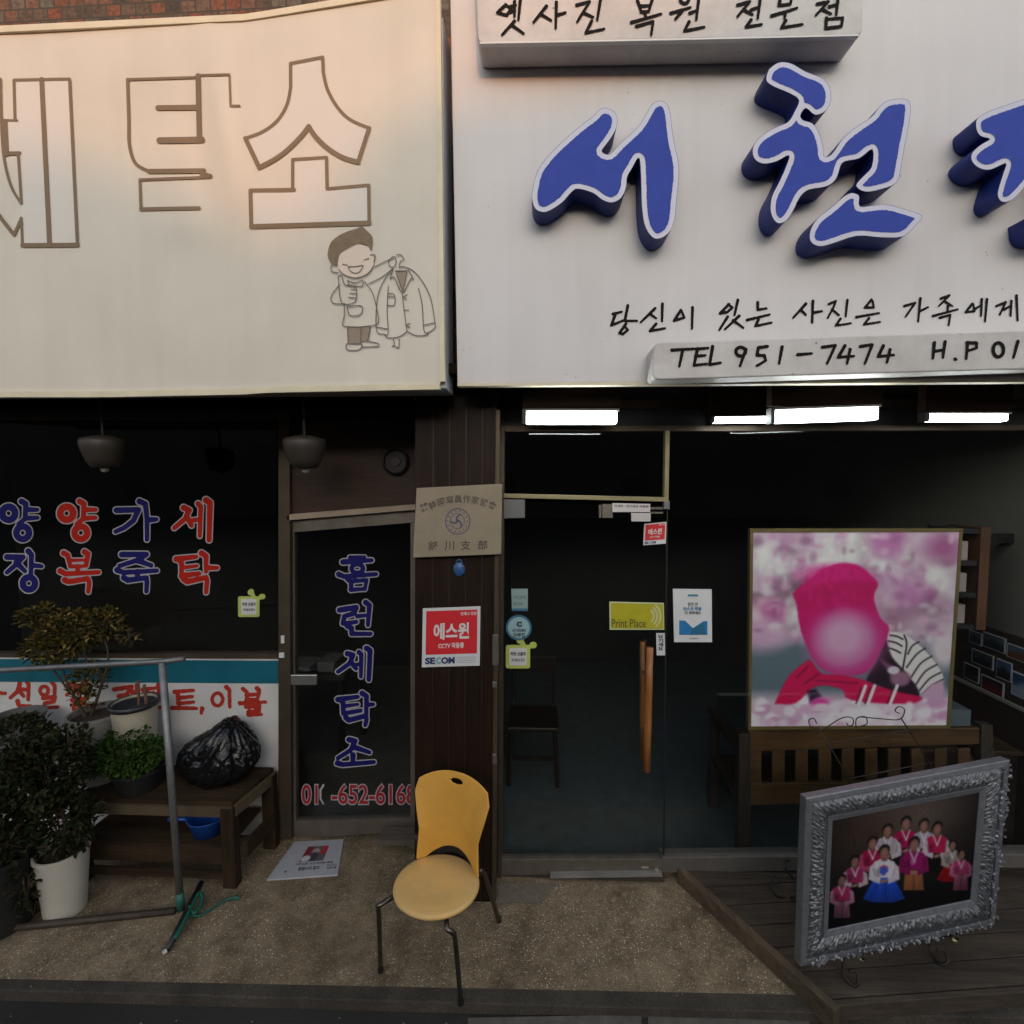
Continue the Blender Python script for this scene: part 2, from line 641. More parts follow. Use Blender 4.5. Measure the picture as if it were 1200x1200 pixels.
# ---- materials
def _terrazzo(nt, co):
    n1 = N(nt, 'ShaderNodeTexNoise', Scale=2.2, Detail=6.0, Roughness=0.7); nt.links.new(co, n1.inputs['Vector'])
    base = ramp(nt, n1.outputs['Fac'], [(0.3, (0.112, 0.076, 0.044)), (0.48, (0.215, 0.160, 0.098)), (0.7, (0.315, 0.244, 0.158))])
    n2 = N(nt, 'ShaderNodeTexNoise', Scale=170.0, Detail=3.0); nt.links.new(co, n2.inputs['Vector'])
    base = mixc(nt, 0.75, base, ramp(nt, n2.outputs['Fac'], [(0.35, (0.35, 0.34, 0.33)), (0.65, (1.35, 1.3, 1.2))]), 'MULTIPLY')
    v = N(nt, 'ShaderNodeTexVoronoi', Scale=112.0); nt.links.new(co, v.inputs['Vector'])
    sep = nt.nodes.new('ShaderNodeSeparateColor'); nt.links.new(v.outputs['Color'], sep.inputs[0])
    dot = ramp(nt, v.outputs['Distance'], [(0.28, (1, 1, 1)), (0.36, (0, 0, 0))])
    pick = ramp(nt, sep.outputs[0], [(0.58, (0, 0, 0)), (0.66, (1, 1, 1))])
    m = mixc(nt, 1.0, dot, pick, 'MULTIPLY')
    chip = ramp(nt, sep.outputs[1], [(0.2, (0.16, 0.10, 0.06)), (0.5, (0.44, 0.39, 0.31)), (0.9, (0.85, 0.80, 0.71))])
    n3 = N(nt, 'ShaderNodeTexNoise', Scale=1.3, Detail=4.0); nt.links.new(co, n3.inputs['Vector'])
    wear = ramp(nt, n3.outputs['Fac'], [(0.38, (0.25, 0.25, 0.25)), (0.6, (1, 1, 1))])
    c = mixc(nt, mixc(nt, 1.0, m, wear, 'MULTIPLY'), base, chip)
    n4 = N(nt, 'ShaderNodeTexNoise', Scale=3.1, Detail=5.0, Roughness=0.75)
    nt.links.new(co, n4.inputs['Vector'])
    rust = ramp(nt, n4.outputs['Fac'], [(0.57, (0, 0, 0)), (0.70, (0.8, 0.8, 0.8))])
    c = mixc(nt, rust, c, (0.085, 0.045, 0.02))
    wn_ = N(nt, 'ShaderNodeTexNoise', Scale=5.0, Detail=4.0); nt.links.new(co, wn_.inputs['Vector'])
    wv_ = mixc(nt, 0.10, (0.0, 0.0, 0.0), wn_.outputs['Color'], 'ADD')
    wa_ = mixc(nt, 1.0, co, wv_, 'ADD')
    ve = N(nt, 'ShaderNodeTexVoronoi', Scale=1.25); ve.feature = 'DISTANCE_TO_EDGE'; nt.links.new(wa_, ve.inputs['Vector'])
    crack = ramp(nt, ve.outputs['Distance'], [(0.001, (0.34, 0.34, 0.34)), (0.004, (0, 0, 0))])
    n5 = N(nt, 'ShaderNodeTexNoise', Scale=1.1, Detail=2.0); nt.links.new(wa_, n5.inputs['Vector'])
    crack = mixc(nt, 1.0, crack, ramp(nt, n5.outputs['Fac'], [(0.5, (0, 0, 0)), (0.56, (1, 1, 1))]), 'MULTIPLY')
    c = mixc(nt, crack, c, (0.03, 0.022, 0.014))
    n6 = N(nt, 'ShaderNodeTexNoise', Scale=6.5, Detail=6.0, Roughness=0.7); nt.links.new(co, n6.inputs['Vector'])
    c = mixc(nt, 1.0, c, ramp(nt, n6.outputs['Fac'], [(0.34, (0.62, 0.6, 0.57)), (0.55, (1.0, 1.0, 1.0)), (0.72, (1.16, 1.14, 1.1))]), 'MULTIPLY')
    return c, n2.outputs['Fac'], 0.003
M_ground = ramp_mat('aggregate_paving', _terrazzo, 0.8)

def _asphalt(nt, co):
    n1 = N(nt, 'ShaderNodeTexNoise', Scale=1.5, Detail=5.0); nt.links.new(co, n1.inputs['Vector'])
    n2 = N(nt, 'ShaderNodeTexNoise', Scale=160.0, Detail=3.0); nt.links.new(co, n2.inputs['Vector'])
    a = ramp(nt, n1.outputs['Fac'], [(0.3, (0.014, 0.012, 0.010)), (0.7, (0.030, 0.026, 0.022))])
    c = mixc(nt, 0.8, a, ramp(nt, n2.outputs['Fac'], [(0.3, (0.4, 0.4, 0.4)), (0.7, (1.6, 1.55, 1.5))]), 'MULTIPLY')
    return c, n2.outputs['Fac'], 0.006
M_road = ramp_mat('worn_asphalt', _asphalt, 0.9)
def _kerb(nt, co):
    n1 = N(nt, 'ShaderNodeTexNoise', Scale=4.0, Detail=6.0, Roughness=0.7); nt.links.new(co, n1.inputs['Vector'])
    n2 = N(nt, 'ShaderNodeTexNoise', Scale=90.0, Detail=3.0); nt.links.new(co, n2.inputs['Vector'])
    a = ramp(nt, n1.outputs['Fac'], [(0.3, (0.022, 0.017, 0.012)), (0.7, (0.062, 0.050, 0.036))])
    c = mixc(nt, 0.6, a, ramp(nt, n2.outputs['Fac'], [(0.3, (0.5, 0.5, 0.5)), (0.7, (1.5, 1.5, 1.5))]), 'MULTIPLY')
    return c, n2.outputs['Fac'], 0.004
M_kerb = ramp_mat('dirty_concrete', _kerb, 0.9)

def _brick(nt, co):
    mp = nt.nodes.new('ShaderNodeMapping'); mp.inputs['Rotation'].default_value = (math.radians(90), 0, 0)
    nt.links.new(co, mp.inputs[0])
    b = N(nt, 'ShaderNodeTexBrick', Scale=1.0)
    b.inputs['Brick Width'].default_value = 0.088; b.inputs['Row Height'].default_value = 0.066
    b.inputs['Mortar Size'].default_value = 0.006; b.inputs['Mortar Smooth'].default_value = 0.3
    b.inputs['Color1'].default_value = (0, 0, 0, 1); b.inputs['Color2'].default_value = (1, 1, 1, 1); b.inputs['Mortar'].default_value = (0.5, 0.5, 0.5, 1)
    nt.links.new(mp.outputs[0], b.inputs['Vector'])
    c = ramp(nt, b.outputs['Color'], [(0.0, (0.055, 0.045, 0.035)), (0.35, (0.13, 0.085, 0.055)), (0.6, (0.19, 0.065, 0.035)), (1.0, (0.13, 0.115, 0.09))])
    n = N(nt, 'ShaderNodeTexNoise', Scale=45.0, Detail=5.0); nt.links.new(co, n.inputs['Vector'])
    c = mixc(nt, 0.8, c, ramp(nt, n.outputs['Fac'], [(0.3, (0.45, 0.42, 0.4)), (0.7, (1.35, 1.3, 1.25))]), 'MULTIPLY')
    c = mixc(nt, b.outputs['Fac'], c, (0.06, 0.05, 0.04))
    return c, n.outputs['Fac'], 0.004
M_brick = ramp_mat('mixed_brick', _brick, 0.9)

def wood(name, c1, c2, rough=0.55, axis='Z', sc_=18.0, spec=0.4):
    def b(nt, co):
        mp = nt.nodes.new('ShaderNodeMapping')
        s = {'X': (0.06, 1, 1), 'Y': (1, 0.06, 1), 'Z': (1, 1, 0.06)}[axis]
        mp.inputs['Scale'].default_value = s
        nt.links.new(co, mp.inputs[0])
        n = N(nt, 'ShaderNodeTexNoise', Scale=sc_, Detail=8.0, Roughness=0.6); nt.links.new(mp.outputs[0], n.inputs['Vector'])
        n2 = N(nt, 'ShaderNodeTexNoise', Scale=sc_ * 5, Detail=4.0); nt.links.new(mp.outputs[0], n2.inputs['Vector'])
        n3 = N(nt, 'ShaderNodeTexNoise', Scale=2.5, Detail=5.0); nt.links.new(co, n3.inputs['Vector'])
        c = ramp(nt, n.outputs['Fac'], [(0.3, c1), (0.7, c2)])
        c = mixc(nt, 0.6, c, ramp(nt, n2.outputs['Fac'], [(0.35, (0.55, 0.55, 0.55)), (0.6, (1.15, 1.15, 1.15))]), 'MULTIPLY')
        c = mixc(nt, 0.7, c, ramp(nt, n3.outputs['Fac'], [(0.35, (0.6, 0.6, 0.6)), (0.65, (1.15, 1.15, 1.15))]), 'MULTIPLY')
        return c, n2.outputs['Fac'], 0.0015
    m = ramp_mat(name, b, rough)
    m.node_tree.nodes['Principled BSDF'].inputs['Specular IOR Level'].default_value = spec
    return m
M_pillar = wood('dark_red_panelling', (0.008, 0.0035, 0.0018), (0.026, 0.011, 0.005), 0.5, spec=.2)
M_transom = wood('brown_ply', (0.022, 0.009, 0.0035), (0.05, 0.020, 0.007), 0.5, 'X')
M_deck = wood('weathered_deck', (0.034, 0.024, 0.016), (0.078, 0.057, 0.039), 0.85, 'X', 22.0)
M_deckedge = wood('deck_edge', (0.06, 0.04, 0.022), (0.14, 0.098, 0.06), 0.8, 'Y', 22.0)
M_bench = wood('varnished_pine', (0.06, 0.029, 0.010), (0.115, 0.060, 0.022), 0.5, 'X')
M_oldwood = wood('grimy_plank', (0.022, 0.013, 0.007), (0.06, 0.037, 0.019), 0.9, 'X', spec=.15)
M_oldleg = wood('grimy_post', (0.02, 0.012, 0.006), (0.052, 0.032, 0.017), 0.9, 'Z', spec=.15)
M_handle = wood('orange_handle', (0.20, 0.07, 0.02), (0.36, 0.14, 0.04), 0.4)
M_beam = wood('soffit_wood', (0.009, 0.005, 0.003), (0.022, 0.013, 0.007), 0.95, 'X', spec=.08)
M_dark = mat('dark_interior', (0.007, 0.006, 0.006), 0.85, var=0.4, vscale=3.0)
M_black = mat('black_paint', (0.012, 0.011, 0.011), 0.5, var=0.3)
M_steel = mat('dull_aluminium', (0.22, 0.19, 0.16), 0.42, var=0.35, vscale=5.0, metal=0.6, bump=0.1)
M_brz = mat('bronze_aluminium', (0.10, 0.075, 0.05), 0.45, var=0.35, vscale=6.0, metal=0.5)
M_brass = mat('olive_trim', (0.28, 0.24, 0.13), 0.45, var=0.25, metal=0.3)
M_rail = mat('brown_door_rail', (0.15, 0.125, 0.105), 0.5, var=0.35, vscale=12, metal=0.3)
M_glassL = glass_mat('laundry_glass', (0.90, 0.91, 0.90))
M_glassR = glass_mat('studio_glass', (0.965, 0.98, 0.98))
M_white = mat('white_paint', (0.62, 0.62, 0.60), 0.5, var=0.12, vscale=4.0)
M_tile = mat('grey_floor', (0.060, 0.074, 0.074), 0.6, var=0.35, vscale=9.0)

# ---- ground
ka, kb = atz(0, 1147, 0), atz(950, 1166, 0)
fa, fb = atz(0, 1160, 0), atz(950, 1186, 0)
def ext(a, b, x):
    t = (x - a.x) / (b.x - a.x)
    return a + (b - a) * t
kL, kR, fL, fR = ext(ka, kb, -9), ext(ka, kb, 9), ext(fa, fb, -9), ext(fa, fb, 9)
g = []
nx, ny = 60, 8
V, Fc = [], []
for j in range(ny + 1):
    for i in range(nx + 1):
        x = -9 + 18 * i / nx
        y0 = ext(ka, kb, x).y
        y = y0 + (3.6 - y0) * j / ny
        V.append((x, y, 0.004 * math.sin(x * 2.1 + j) * math.sin(x * .7) * (0 < j < ny)))
for j in range(ny):
    for i in range(nx):
        a = j * (nx + 1) + i
        Fc.append([a, a + 1, a + nx + 2, a + nx + 1])
tag(obj('pavement', (V, Fc), M_ground, smooth=True), kind='structure')
kb_bm = ([kL + Vec((0, 0, .0)), kR + Vec((0, 0, .0)), fR + Vec((0, 0, -.006)), fL + Vec((0, 0, -.006)),
          fR + Vec((0, -.02, -.3)), fL + Vec((0, -.02, -.3))], [[0, 1, 2, 3], [3, 2, 4, 5]])
tag(obj('kerb', kb_bm, M_kerb), kind='structure')
rd = [(-150, fL.y + (fL.y - fR.y) * 7.8 + .0, -.05), (150, fR.y + (fR.y - fL.y) * 7.8, -.05), (150, -160, -.05), (-150, -160, -.05)]
rd = [Vec((-150, ext(fa, fb, -150).y, -.05)), Vec((150, ext(fa, fb, 150).y, -.05)), Vec((150, -160, -.05)), Vec((-150, -160, -.05))]
tag(obj('road', (rd, [[3, 2, 1, 0]]), M_road), kind='structure')
# concrete patch at the studio threshold
pp = [atz(x, y, 0.005) for x, y in [(580, 1060), (604, 1057), (628, 1059), (641, 1053), (645, 1044), (655, 1035), (586, 1034)]]
tag(obj('pavement_patch', (pp, [list(range(7))]), mat('cement_patch', (.185, .15, .108), .9, var=.35, vscale=30, bump=.3)), kind='structure')
# pale gutter slabs at the road edge
for q in ([(548, 1192), (752, 1188), (752, 1222), (548, 1224)], [(759, 1188), (948, 1190), (952, 1224), (759, 1222)]):
    gs = [atz(x, y, -.040) for x, y in q]
    tag(obj('gutter_slab', prism_pts(gs[::-1], (0, 0, -.03)), mat('gutter_concrete', (.12, .103, .085), .9, var=.45, vscale=14, bump=.3, bscale=80), bev=.004), kind='structure')
# grit and scraps lying on the paving and road
rng = random.Random(31)
gv_, gf_ = [], []
for k in range(230):
    road = k % 3 == 0
    q = atz(rng.uniform(-40, 960), rng.uniform(1188, 1215) if road else rng.uniform(1040, 1168), -.048 if road else .002)
    if not road and q.y > 2.72: continue
    r = rng.uniform(.0015, .0045) * (1.8 if rng.random() < .12 else 1)
    n0 = len(gv_)
    a0 = rng.uniform(0, 6.28)
    for i in range(5):
        a = a0 + i * 1.2566
        gv_.append(q + Vec((math.cos(a) * r * rng.uniform(.7, 1.3), math.sin(a) * r * rng.uniform(.7, 1.3), 0)))
    gv_.append(q + Vec((0, 0, r * .8)))
    gf_ += [[n0 + i, n0 + (i + 1) % 5, n0 + 5] for i in range(5)]
tag(obj('grit', (gv_, gf_), leaf_mat('grit_mix', [(.04, .03, .02), (.12, .10, .08), (.30, .27, .23), (.07, .045, .02)])), kind='stuff')
# back ground under the shops
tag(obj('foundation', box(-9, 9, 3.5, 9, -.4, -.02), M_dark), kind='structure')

# ---- unseen houses behind the viewer, roofline shaped to shade the lower part of the signs
sky_px = [(-900, 170), (-500, 215), (-250, 160), (0, 205), (110, 215), (190, 245), (285, 300), (350, 300), (400, 235), (450, 170), (530, 125), (620, 118), (700, 92), (800, 62), (900, -10), (1000, -80), (1200, -160), (1700, -260)]
YB = -27.0
pts = []
for px, py in sky_px:
    P = at(px, py, 2.45)
    t = (YB - P.y) / SUN_DIR.y
    pts.append(P + SUN_DIR * t)
pts.sort(key=lambda p: p.x)
pts = [Vec((pts[0].x - 40, YB, pts[0].z))] + pts + [Vec((pts[-1].x + 40, YB, pts[-1].z + 1))]
half = len(pts) // 2 + 1
M_house = mat('plastered_house', (0.09, 0.08, 0.07), 0.85, var=0.3, vscale=0.4)
M_roof = mat('roof_tiles', (0.10, 0.07, 0.06), 0.8, var=0.3, vscale=1.5)
for k, (seg, lab) in enumerate(((pts[:half], 'unseen low tiled houses across the street, roofline shaped to shade the signs'), (pts[half - 1:], 'unseen taller plastered house across the street to the right, shaped to keep sun off the studio sign'))):
    h = thing('shading_house', lab, 'house', (sum(p.x for p in seg) / len(seg), YB, 0))
    wall = [Vec((p.x, YB, p.z - 0.25)) for p in seg]
    poly = [Vec((seg[0].x, YB, -.2))] + [Vec((seg[-1].x, YB, -.2))] + wall[::-1]
    obj('wall', prism_pts(poly, (0, -5, 0)), M_house, h)
    roof = wall + [Vec((p.x, YB, p.z)) for p in seg][::-1]
    obj('roof', prism_pts([q + Vec((0, .4, 0)) for q in roof], (0, -5.8, 0)), M_roof, h)
    wn_ = []
    x = seg[0].x + 2
    while x < seg[-1].x - 2:
        wn_.append(box(x, x + 1.5, YB, YB + .05, 1.0, 2.4))
        x += 4.2
    if wn_:
        for wv in wn_[::3][:6]:
            obj('window', wv, M_black, h)

# ---- brick upper wall
XE0 = at(-500, 700, YL).x
br = thing('brick_building', 'mixed red and grey brick wall showing above and between the two shop signs', 'building', (0, 3.1, 2.8))
obj('wall', box(-9, 9, 2.98, 3.3, 2.96, 8.0), M_brick, br)
obj('wall', box(-9, XE0 - .005, 2.98, 3.3, -.05, 2.90), M_brick, br)
obj('wall', box(3.13, 9, 2.98, 3.3, -.05, 2.90), M_brick, br)
obj('soffit', box(-9, 9, 2.52, 3.30, 2.905, 2.955), M_beam, br)
bl = [(-80, 481), (1300, 471)]
fr = [at(-300, 480, 2.86), at(1400, 478, 2.86), at(1400, 466, 2.86), at(-300, 470, 2.86)]
obj('beam', hexa(fr, [v + Vec((0, .06, 0)) for v in fr]), M_beam, br, bev=.004)
obj('roof', box(-9.2, 9.2, 2.9, 9, 8.0, 8.15), M_dark, br)

# ================================================================== laundry shop (left)
LS = thing('laundry_shop', 'dark shopfront of the laundry, with lettered glass window and door', 'shop', (at(240, 970, YL).x, YL, 0))
xl1 = at(487, 700, YL).x            # right end of the laundry front
xw = at(326, 700, YL).x
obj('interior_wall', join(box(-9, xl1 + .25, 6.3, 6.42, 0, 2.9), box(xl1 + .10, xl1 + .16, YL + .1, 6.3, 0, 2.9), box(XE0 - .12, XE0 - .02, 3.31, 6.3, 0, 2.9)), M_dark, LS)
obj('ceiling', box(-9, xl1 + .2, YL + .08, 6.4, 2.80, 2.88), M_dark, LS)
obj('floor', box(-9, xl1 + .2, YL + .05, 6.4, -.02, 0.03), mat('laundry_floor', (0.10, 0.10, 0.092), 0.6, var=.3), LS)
obj('fascia', slab([(-500, 497), (486, 488), (486, 455), (-500, 455)], YL, .08), M_black, LS)
# window
win = obj('window', join(slab(rect(-500, 482, 326, 492), YL - .01, .06), slab(rect(-500, 766, 326, 772), YL - .01, .06)), M_brz, LS)
obj('glass', slab([(-500, 768), (325, 772), (325, 490), (-500, 490)], YL + .02, .006), M_glassL, win)
# lower panel
pan = obj('lower_panel', slab([(-500, 985), (327, 978), (327, 773), (-500, 768)], YL - .02, .08), mat('white_board', (0.60, 0.585, 0.57), 0.5, var=0.15, vscale=3), LS)
obj('teal_stripe', slab([(-500, 796), (326, 801), (326, 774.5), (-500, 769)], YL - .024, .004), mat('teal_vinyl', (0.005, 0.12, 0.17), 0.45, var=.2), pan)
# door
dz = at(340, 975, YL)
jamb = join(slab([(326, 984), (341, 984), (339, 480), (326, 480)], YL - .05, .1))
obj('door_frame', jamb, M_brz, LS, bev=.003)
obj('door_head', slab([(336, 610), (487, 597.5), (487, 591), (336, 603)], YL - .05, .1), mat('tan_head', (0.34, 0.27, 0.20), .5, var=.2), LS, bev=.002)
tr = obj('transom_panel', slab([(336, 603), (487, 591), (487, 490), (336, 492)], YL - .02, .04), M_transom, LS)
door = obj('door', join(slab([(341, 624), (487, 612), (487, 598.5), (341, 611)], YL - .01, .045), slab([(342, 984), (488, 973), (488, 958), (342, 962)], YL - .01, .045),
                        slab([(341, 962), (347, 962), (345, 624), (341, 624)], YL - .01, .045), slab([(481, 959), (488, 959), (487, 612), (481, 613)], YL - .01, .045)), M_steel, LS)
obj('glass', slab([(346, 962), (482, 959), (482, 612), (345, 624)], YL + .01, .006), M_glassL, door)
obj('handle', join(slab(rect(336, 791, 371, 803), YL - .045, .02), slab(rect(340, 794, 348, 801), YL - .03, .03)), mat('chrome', (.6, .58, .54), .3, metal=.9, var=.2), door, bev=.004)
obj('threshold', join(slab([(444, 981), (487, 981), (487, 975), (447, 975)], YL - .09, .05), slab([(440, 991), (487, 991), (487, 985), (442, 985)], YL - .16, .06)), M_steel, LS)
bolt = slab(rect(329, 745, 333, 754), YL - .057, .007)
obj('door_bolt', join(bolt, slab(rect(327, 765, 333, 771), YL - .06, .01)), M_white, LS, bev=.001)

RED = mat('red_vinyl', (0.40, 0.016, 0.008), 0.6, var=.12, vscale=30, spec=.15)
BLUE = mat('blue_vinyl', (0.010, 0.010, 0.115), 0.6, var=.12, vscale=30, spec=.15)
OUTL = mat('white_outline', (0.36, 0.34, 0.36), 0.6, spec=.2)
def bold(name, strokes, w, col, Y, parent, border=1.2, jit=0.1):
    """brush letters with a thin pale outline: two sheets, 1 mm apart"""
    fd = strokes_field(strokes, w, step=max(w / 7, .6), pad=w + border * 2, jitter=jit)
    obj(name + '_outline', (*fill(fd, border, onplane(Y)), 0), OUTL, parent)
    o = obj(name, (*fill(fd, -0.15, onplane(Y, -.0012)), 0), col, parent)
    return o
YW = YL + .018
Z8 = lambda s: sc(s, 0, 560, 4.286)
g_yang = lambda dx, dy=0: [('ring', 335 + dx, 178 + dy, 33, 33, 36), [(400 + dx, 118 + dy), (422 + dx, 130 + dy), (418 + dx, 205 + dy), (385 + dx, 232 + dy)],
                     ([(425 + dx, 160 + dy), (480 + dx, 160 + dy)], 28), ([(420 + dx, 203 + dy), (480 + dx, 200 + dy)], 28), ('ring', 406 + dx, 276 + dy, 32, 32, 34)]
g_jang = lambda dx: [[(35 + dx, 398), (115 + dx, 398), (75 + dx, 440), (35 + dx, 475)], [(82 + dx, 425), (125 + dx, 468)], [(142 + dx, 368), (158 + dx, 385), (155 + dx, 490)],
                     ([(160 + dx, 438), (208 + dx, 444)], 28), ('ring', 145 + dx, 530, 31, 31, 34)]
for nm, st, c in (
    ('lettering', g_yang(-292), BLUE), ('lettering', g_jang(0), BLUE), ('lettering', g_yang(0), RED),
    ('lettering', [[(320, 378), (340, 388), (352, 440)], [(425, 372), (442, 382), (432, 440)], ([(345, 415), (432, 412)], 20), ([(352, 445), (430, 443)], 22), ([(390, 445), (390, 475)], 28),
                   [(302, 468), (330, 482), (495, 474)], [(325, 513), (345, 522), (440, 506), (448, 525), (443, 572)]], RED),
    ('lettering', [[(585, 163), (695, 160), (670, 215), (625, 250), (580, 270)], [(700, 118), (730, 130), (738, 200), (738, 310)], ([(742, 212), (785, 208)], 30)], BLUE),
    ('lettering', [[(612, 385), (735, 384), (700, 410), (600, 442)], [(690, 415), (760, 440)], [(588, 463), (620, 475), (788, 466)], [(690, 472), (690, 508)], [(622, 502), (642, 514), (735, 502), (738, 525), (735, 570)]], BLUE),
    ('lettering', [[(922, 150), (950, 162), (930, 205), (875, 252)], [(938, 195), (962, 240)], ([(960, 215), (1000, 208)], 26), ([(995, 130), (1008, 145), (1003, 292)], 28), ([(1035, 112), (1055, 125), (1050, 312)], 34)], RED),
    ('lettering', [[(885, 408), (985, 396)], [(900, 408), (912, 430), (912, 488)], ([(912, 452), (990, 442)], 22), [(912, 492), (1000, 480)], [(1012, 378), (1035, 392), (1035, 470)], ([(1040, 452), (1090, 452)], 28),
                   [(922, 508), (940, 522), (1035, 500), (1040, 520), (1035, 575)]], RED)):
    bold('lettering', Z8(st), 34 / 4.286 * 0.92, c, YW, win)
Z7 = lambda s: sc(s, 380, 640, 3.873)
for st in (
    [([(118, 52), (182, 50)], 22), [(85, 72), (215, 64)], ('ring', 150, 102, 26, 20, 22), ([(150, 120), (150, 134)], 22), [(66, 128), (90, 138), (235, 127)], [(108, 150), (122, 162), (122, 200)], ([(118, 160), (192, 154), (184, 196)], 22), ([(120, 198), (184, 194)], 22)],
    [[(70, 290), (145, 278), (135, 305), (92, 318), (84, 352), (145, 344)], ([(150, 318), (190, 314)], 22), [(188, 256), (205, 268), (198, 358)], [(105, 362), (124, 372), (124, 398), (210, 398)]],
    [[(105, 488), (130, 494), (115, 532), (62, 570)], [(120, 525), (144, 556)], ([(140, 540), (165, 534)], 22), ([(158, 482), (168, 492), (166, 592)], 24), ([(192, 464), (208, 474), (202, 606)], 28)],
    [[(62, 696), (152, 684)], [(76, 696), (86, 715), (86, 760), (165, 746)], ([(88, 727), (152, 718)], 20), [(172, 668), (192, 680), (190, 768)], ([(195, 720), (222, 718)], 24), [(98, 778), (112, 790), (188, 770), (192, 788), (186, 812)]],
    [[(112, 878), (140, 884), (120, 925), (62, 962)], [(135, 912), (205, 936)], [(130, 948), (130, 984)], [(60, 985), (85, 992), (225, 980)]]):
    bold('lettering', Z7(st), 27 / 3.873, BLUE, YL + .005, door)
# telephone number on the door, one digit worn away
fnD, fnD2 = onplane(YL + .005), onplane(YL + .0035)
DR = mat('dark_red_vinyl', (0.33, 0.012, 0.018), 0.45, var=.12)
for s_, x0, x1 in (('01', 354, 372), ('-652-6168', 389, 487)):
    obj('phone_number_outline', (*text(s_, x0, 920, x1, 942, fnD, bold=.055), 0), OUTL, door)
    obj('phone_number', (*text(s_, x0, 920, x1, 942, fnD2, bold=.012), 0), DR, door)
obj('phone_number_outline', (*fill(strokes_field([[(379, 920), (375.5, 926), (375.5, 936), (379, 942)]], 2.6, step=.5), 0, fnD), 0), OUTL, door)

# panel lettering
ZP = lambda s: sc(s, 0, 740, 3.529)
fl = []
for st in (
    [[(-60, 250), (22, 256)], [(-10, 256), (-10, 300)]],
    [[(82, 210), (74, 245), (42, 275)], [(74, 240), (98, 268)], [(92, 240), (114, 240)], [(112, 208), (118, 220), (116, 282)], [(72, 288), (78, 308), (128, 308)]],
    [('ring', 182, 245, 17, 18, 15), [(215, 210), (226, 225), (224, 268)], [(178, 276), (226, 270), (222, 290), (184, 297), (184, 316), (238, 312)]],
    [[(272, 226), (330, 222), (275, 262)], [(305, 240), (328, 258)], [(330, 236), (350, 234)], [(348, 208), (354, 270)], [(298, 284), (352, 278), (348, 298), (304, 303), (304, 322), (364, 318)]],
    [[(384, 312), (380, 330)]],
    [[(472, 240), (545, 228), (520, 265), (476, 305)], [(490, 268), (530, 258)], [(545, 250), (565, 250)], [(566, 222), (568, 320)]],
    [[(590, 240), (640, 234)], [(598, 240), (598, 278), (642, 272)], [(600, 258), (636, 254)], [(655, 220), (658, 285)], [(605, 295), (612, 316), (668, 314)]],
    [[(722, 250), (800, 243)], [(735, 252), (737, 298), (800, 292)], [(740, 275), (795, 269)], [(712, 316), (812, 318)]],
    [[(836, 318), (832, 338)]],
    [('ring', 899, 281, 22, 26, 15), [(935, 230), (948, 242), (950, 312)]],
    [[(1005, 238), (1020, 250), (1020, 282)], [(1062, 234), (1072, 244), (1064, 282)], [(1020, 263), (1062, 260)], [(1020, 283), (1064, 281)], [(992, 297), (1098, 292)], [(1046, 297), (1046, 308)],
     [(1018, 312), (1072, 309), (1070, 328), (1026, 332), (1026, 346), (1080, 343)]]):
    fd = strokes_field(ZP(st), 19 / 3.529, step=.8, jitter=.25)
    fl.append(fill(fd, 0, onplane(YL - .0225)))
obj('lettering', (*join(*fl), 0), mat('red_paint', (0.42, 0.03, 0.015), .5, var=.2, vscale=30), pan)

# things on and in the laundry front
vent = thing('round_vent', 'dark round vent on the brown panel above the laundry door', 'vent', at(465, 541, YL - .04))
vc = at(465, 541, YL - .02)
RX = Matrix.Rotation(math.pi / 2, 3, 'X')
obj('housing', lathe([(0.085, 0), (0.085, .03), (0.07, .04), (0.07, .02), (0, .02)], vc, 28, M=RX), M_black, vent, smooth=False)
obj('grille', lathe([(0.03, .02), (0.03, .035), (0, .036)], vc, 20, M=RX), mat('dark_grey_plastic', (.03, .028, .026), .5), vent)

def bowl_lamp(px, label):
    Y = 2.72
    top = at(px, 517, Y)
    t = thing('pendant_lamp', label, 'lamp', (top.x, Y, top.z), 'bowl lamps under the canopy')
    r = 24 / 600 * Y
    s = r / .11
    obj('shade', lathe([(.045 * s, .03), (.105 * s, .012), (.112 * s, -.005), (.105 * s, -.045), (.085 * s, -.105), (.062 * s, -.145), (.055 * s, -.145), (.08 * s, -.1), (.1 * s, -.03), (.04 * s, .02)], (top.x, Y, top.z), 36),
        mat('cream_shade', (.040, .033, .026), .5, var=.2), t, smooth=True)
    obj('stem', join(tube([(top.x, Y, top.z + .02), (top.x, Y, 2.90)], .008), lathe([(.04, 2.885), (.045, 2.90)], (top.x, Y, 0))), M_black, t)
    obj('bulb', lathe([(0.012, -.13), (.022, -.15), (.018, -.165), (0, -.172)], (top.x, Y, top.z), 16), mat('milk_glass', (.5, .48, .44), .3), t, smooth=True)
bowl_lamp(121, 'pale bowl-shaped lamp hanging in the dark above the window lettering')
bowl_lamp(357, 'pale bowl-shaped lamp hanging beside the brown panel over the laundry door')

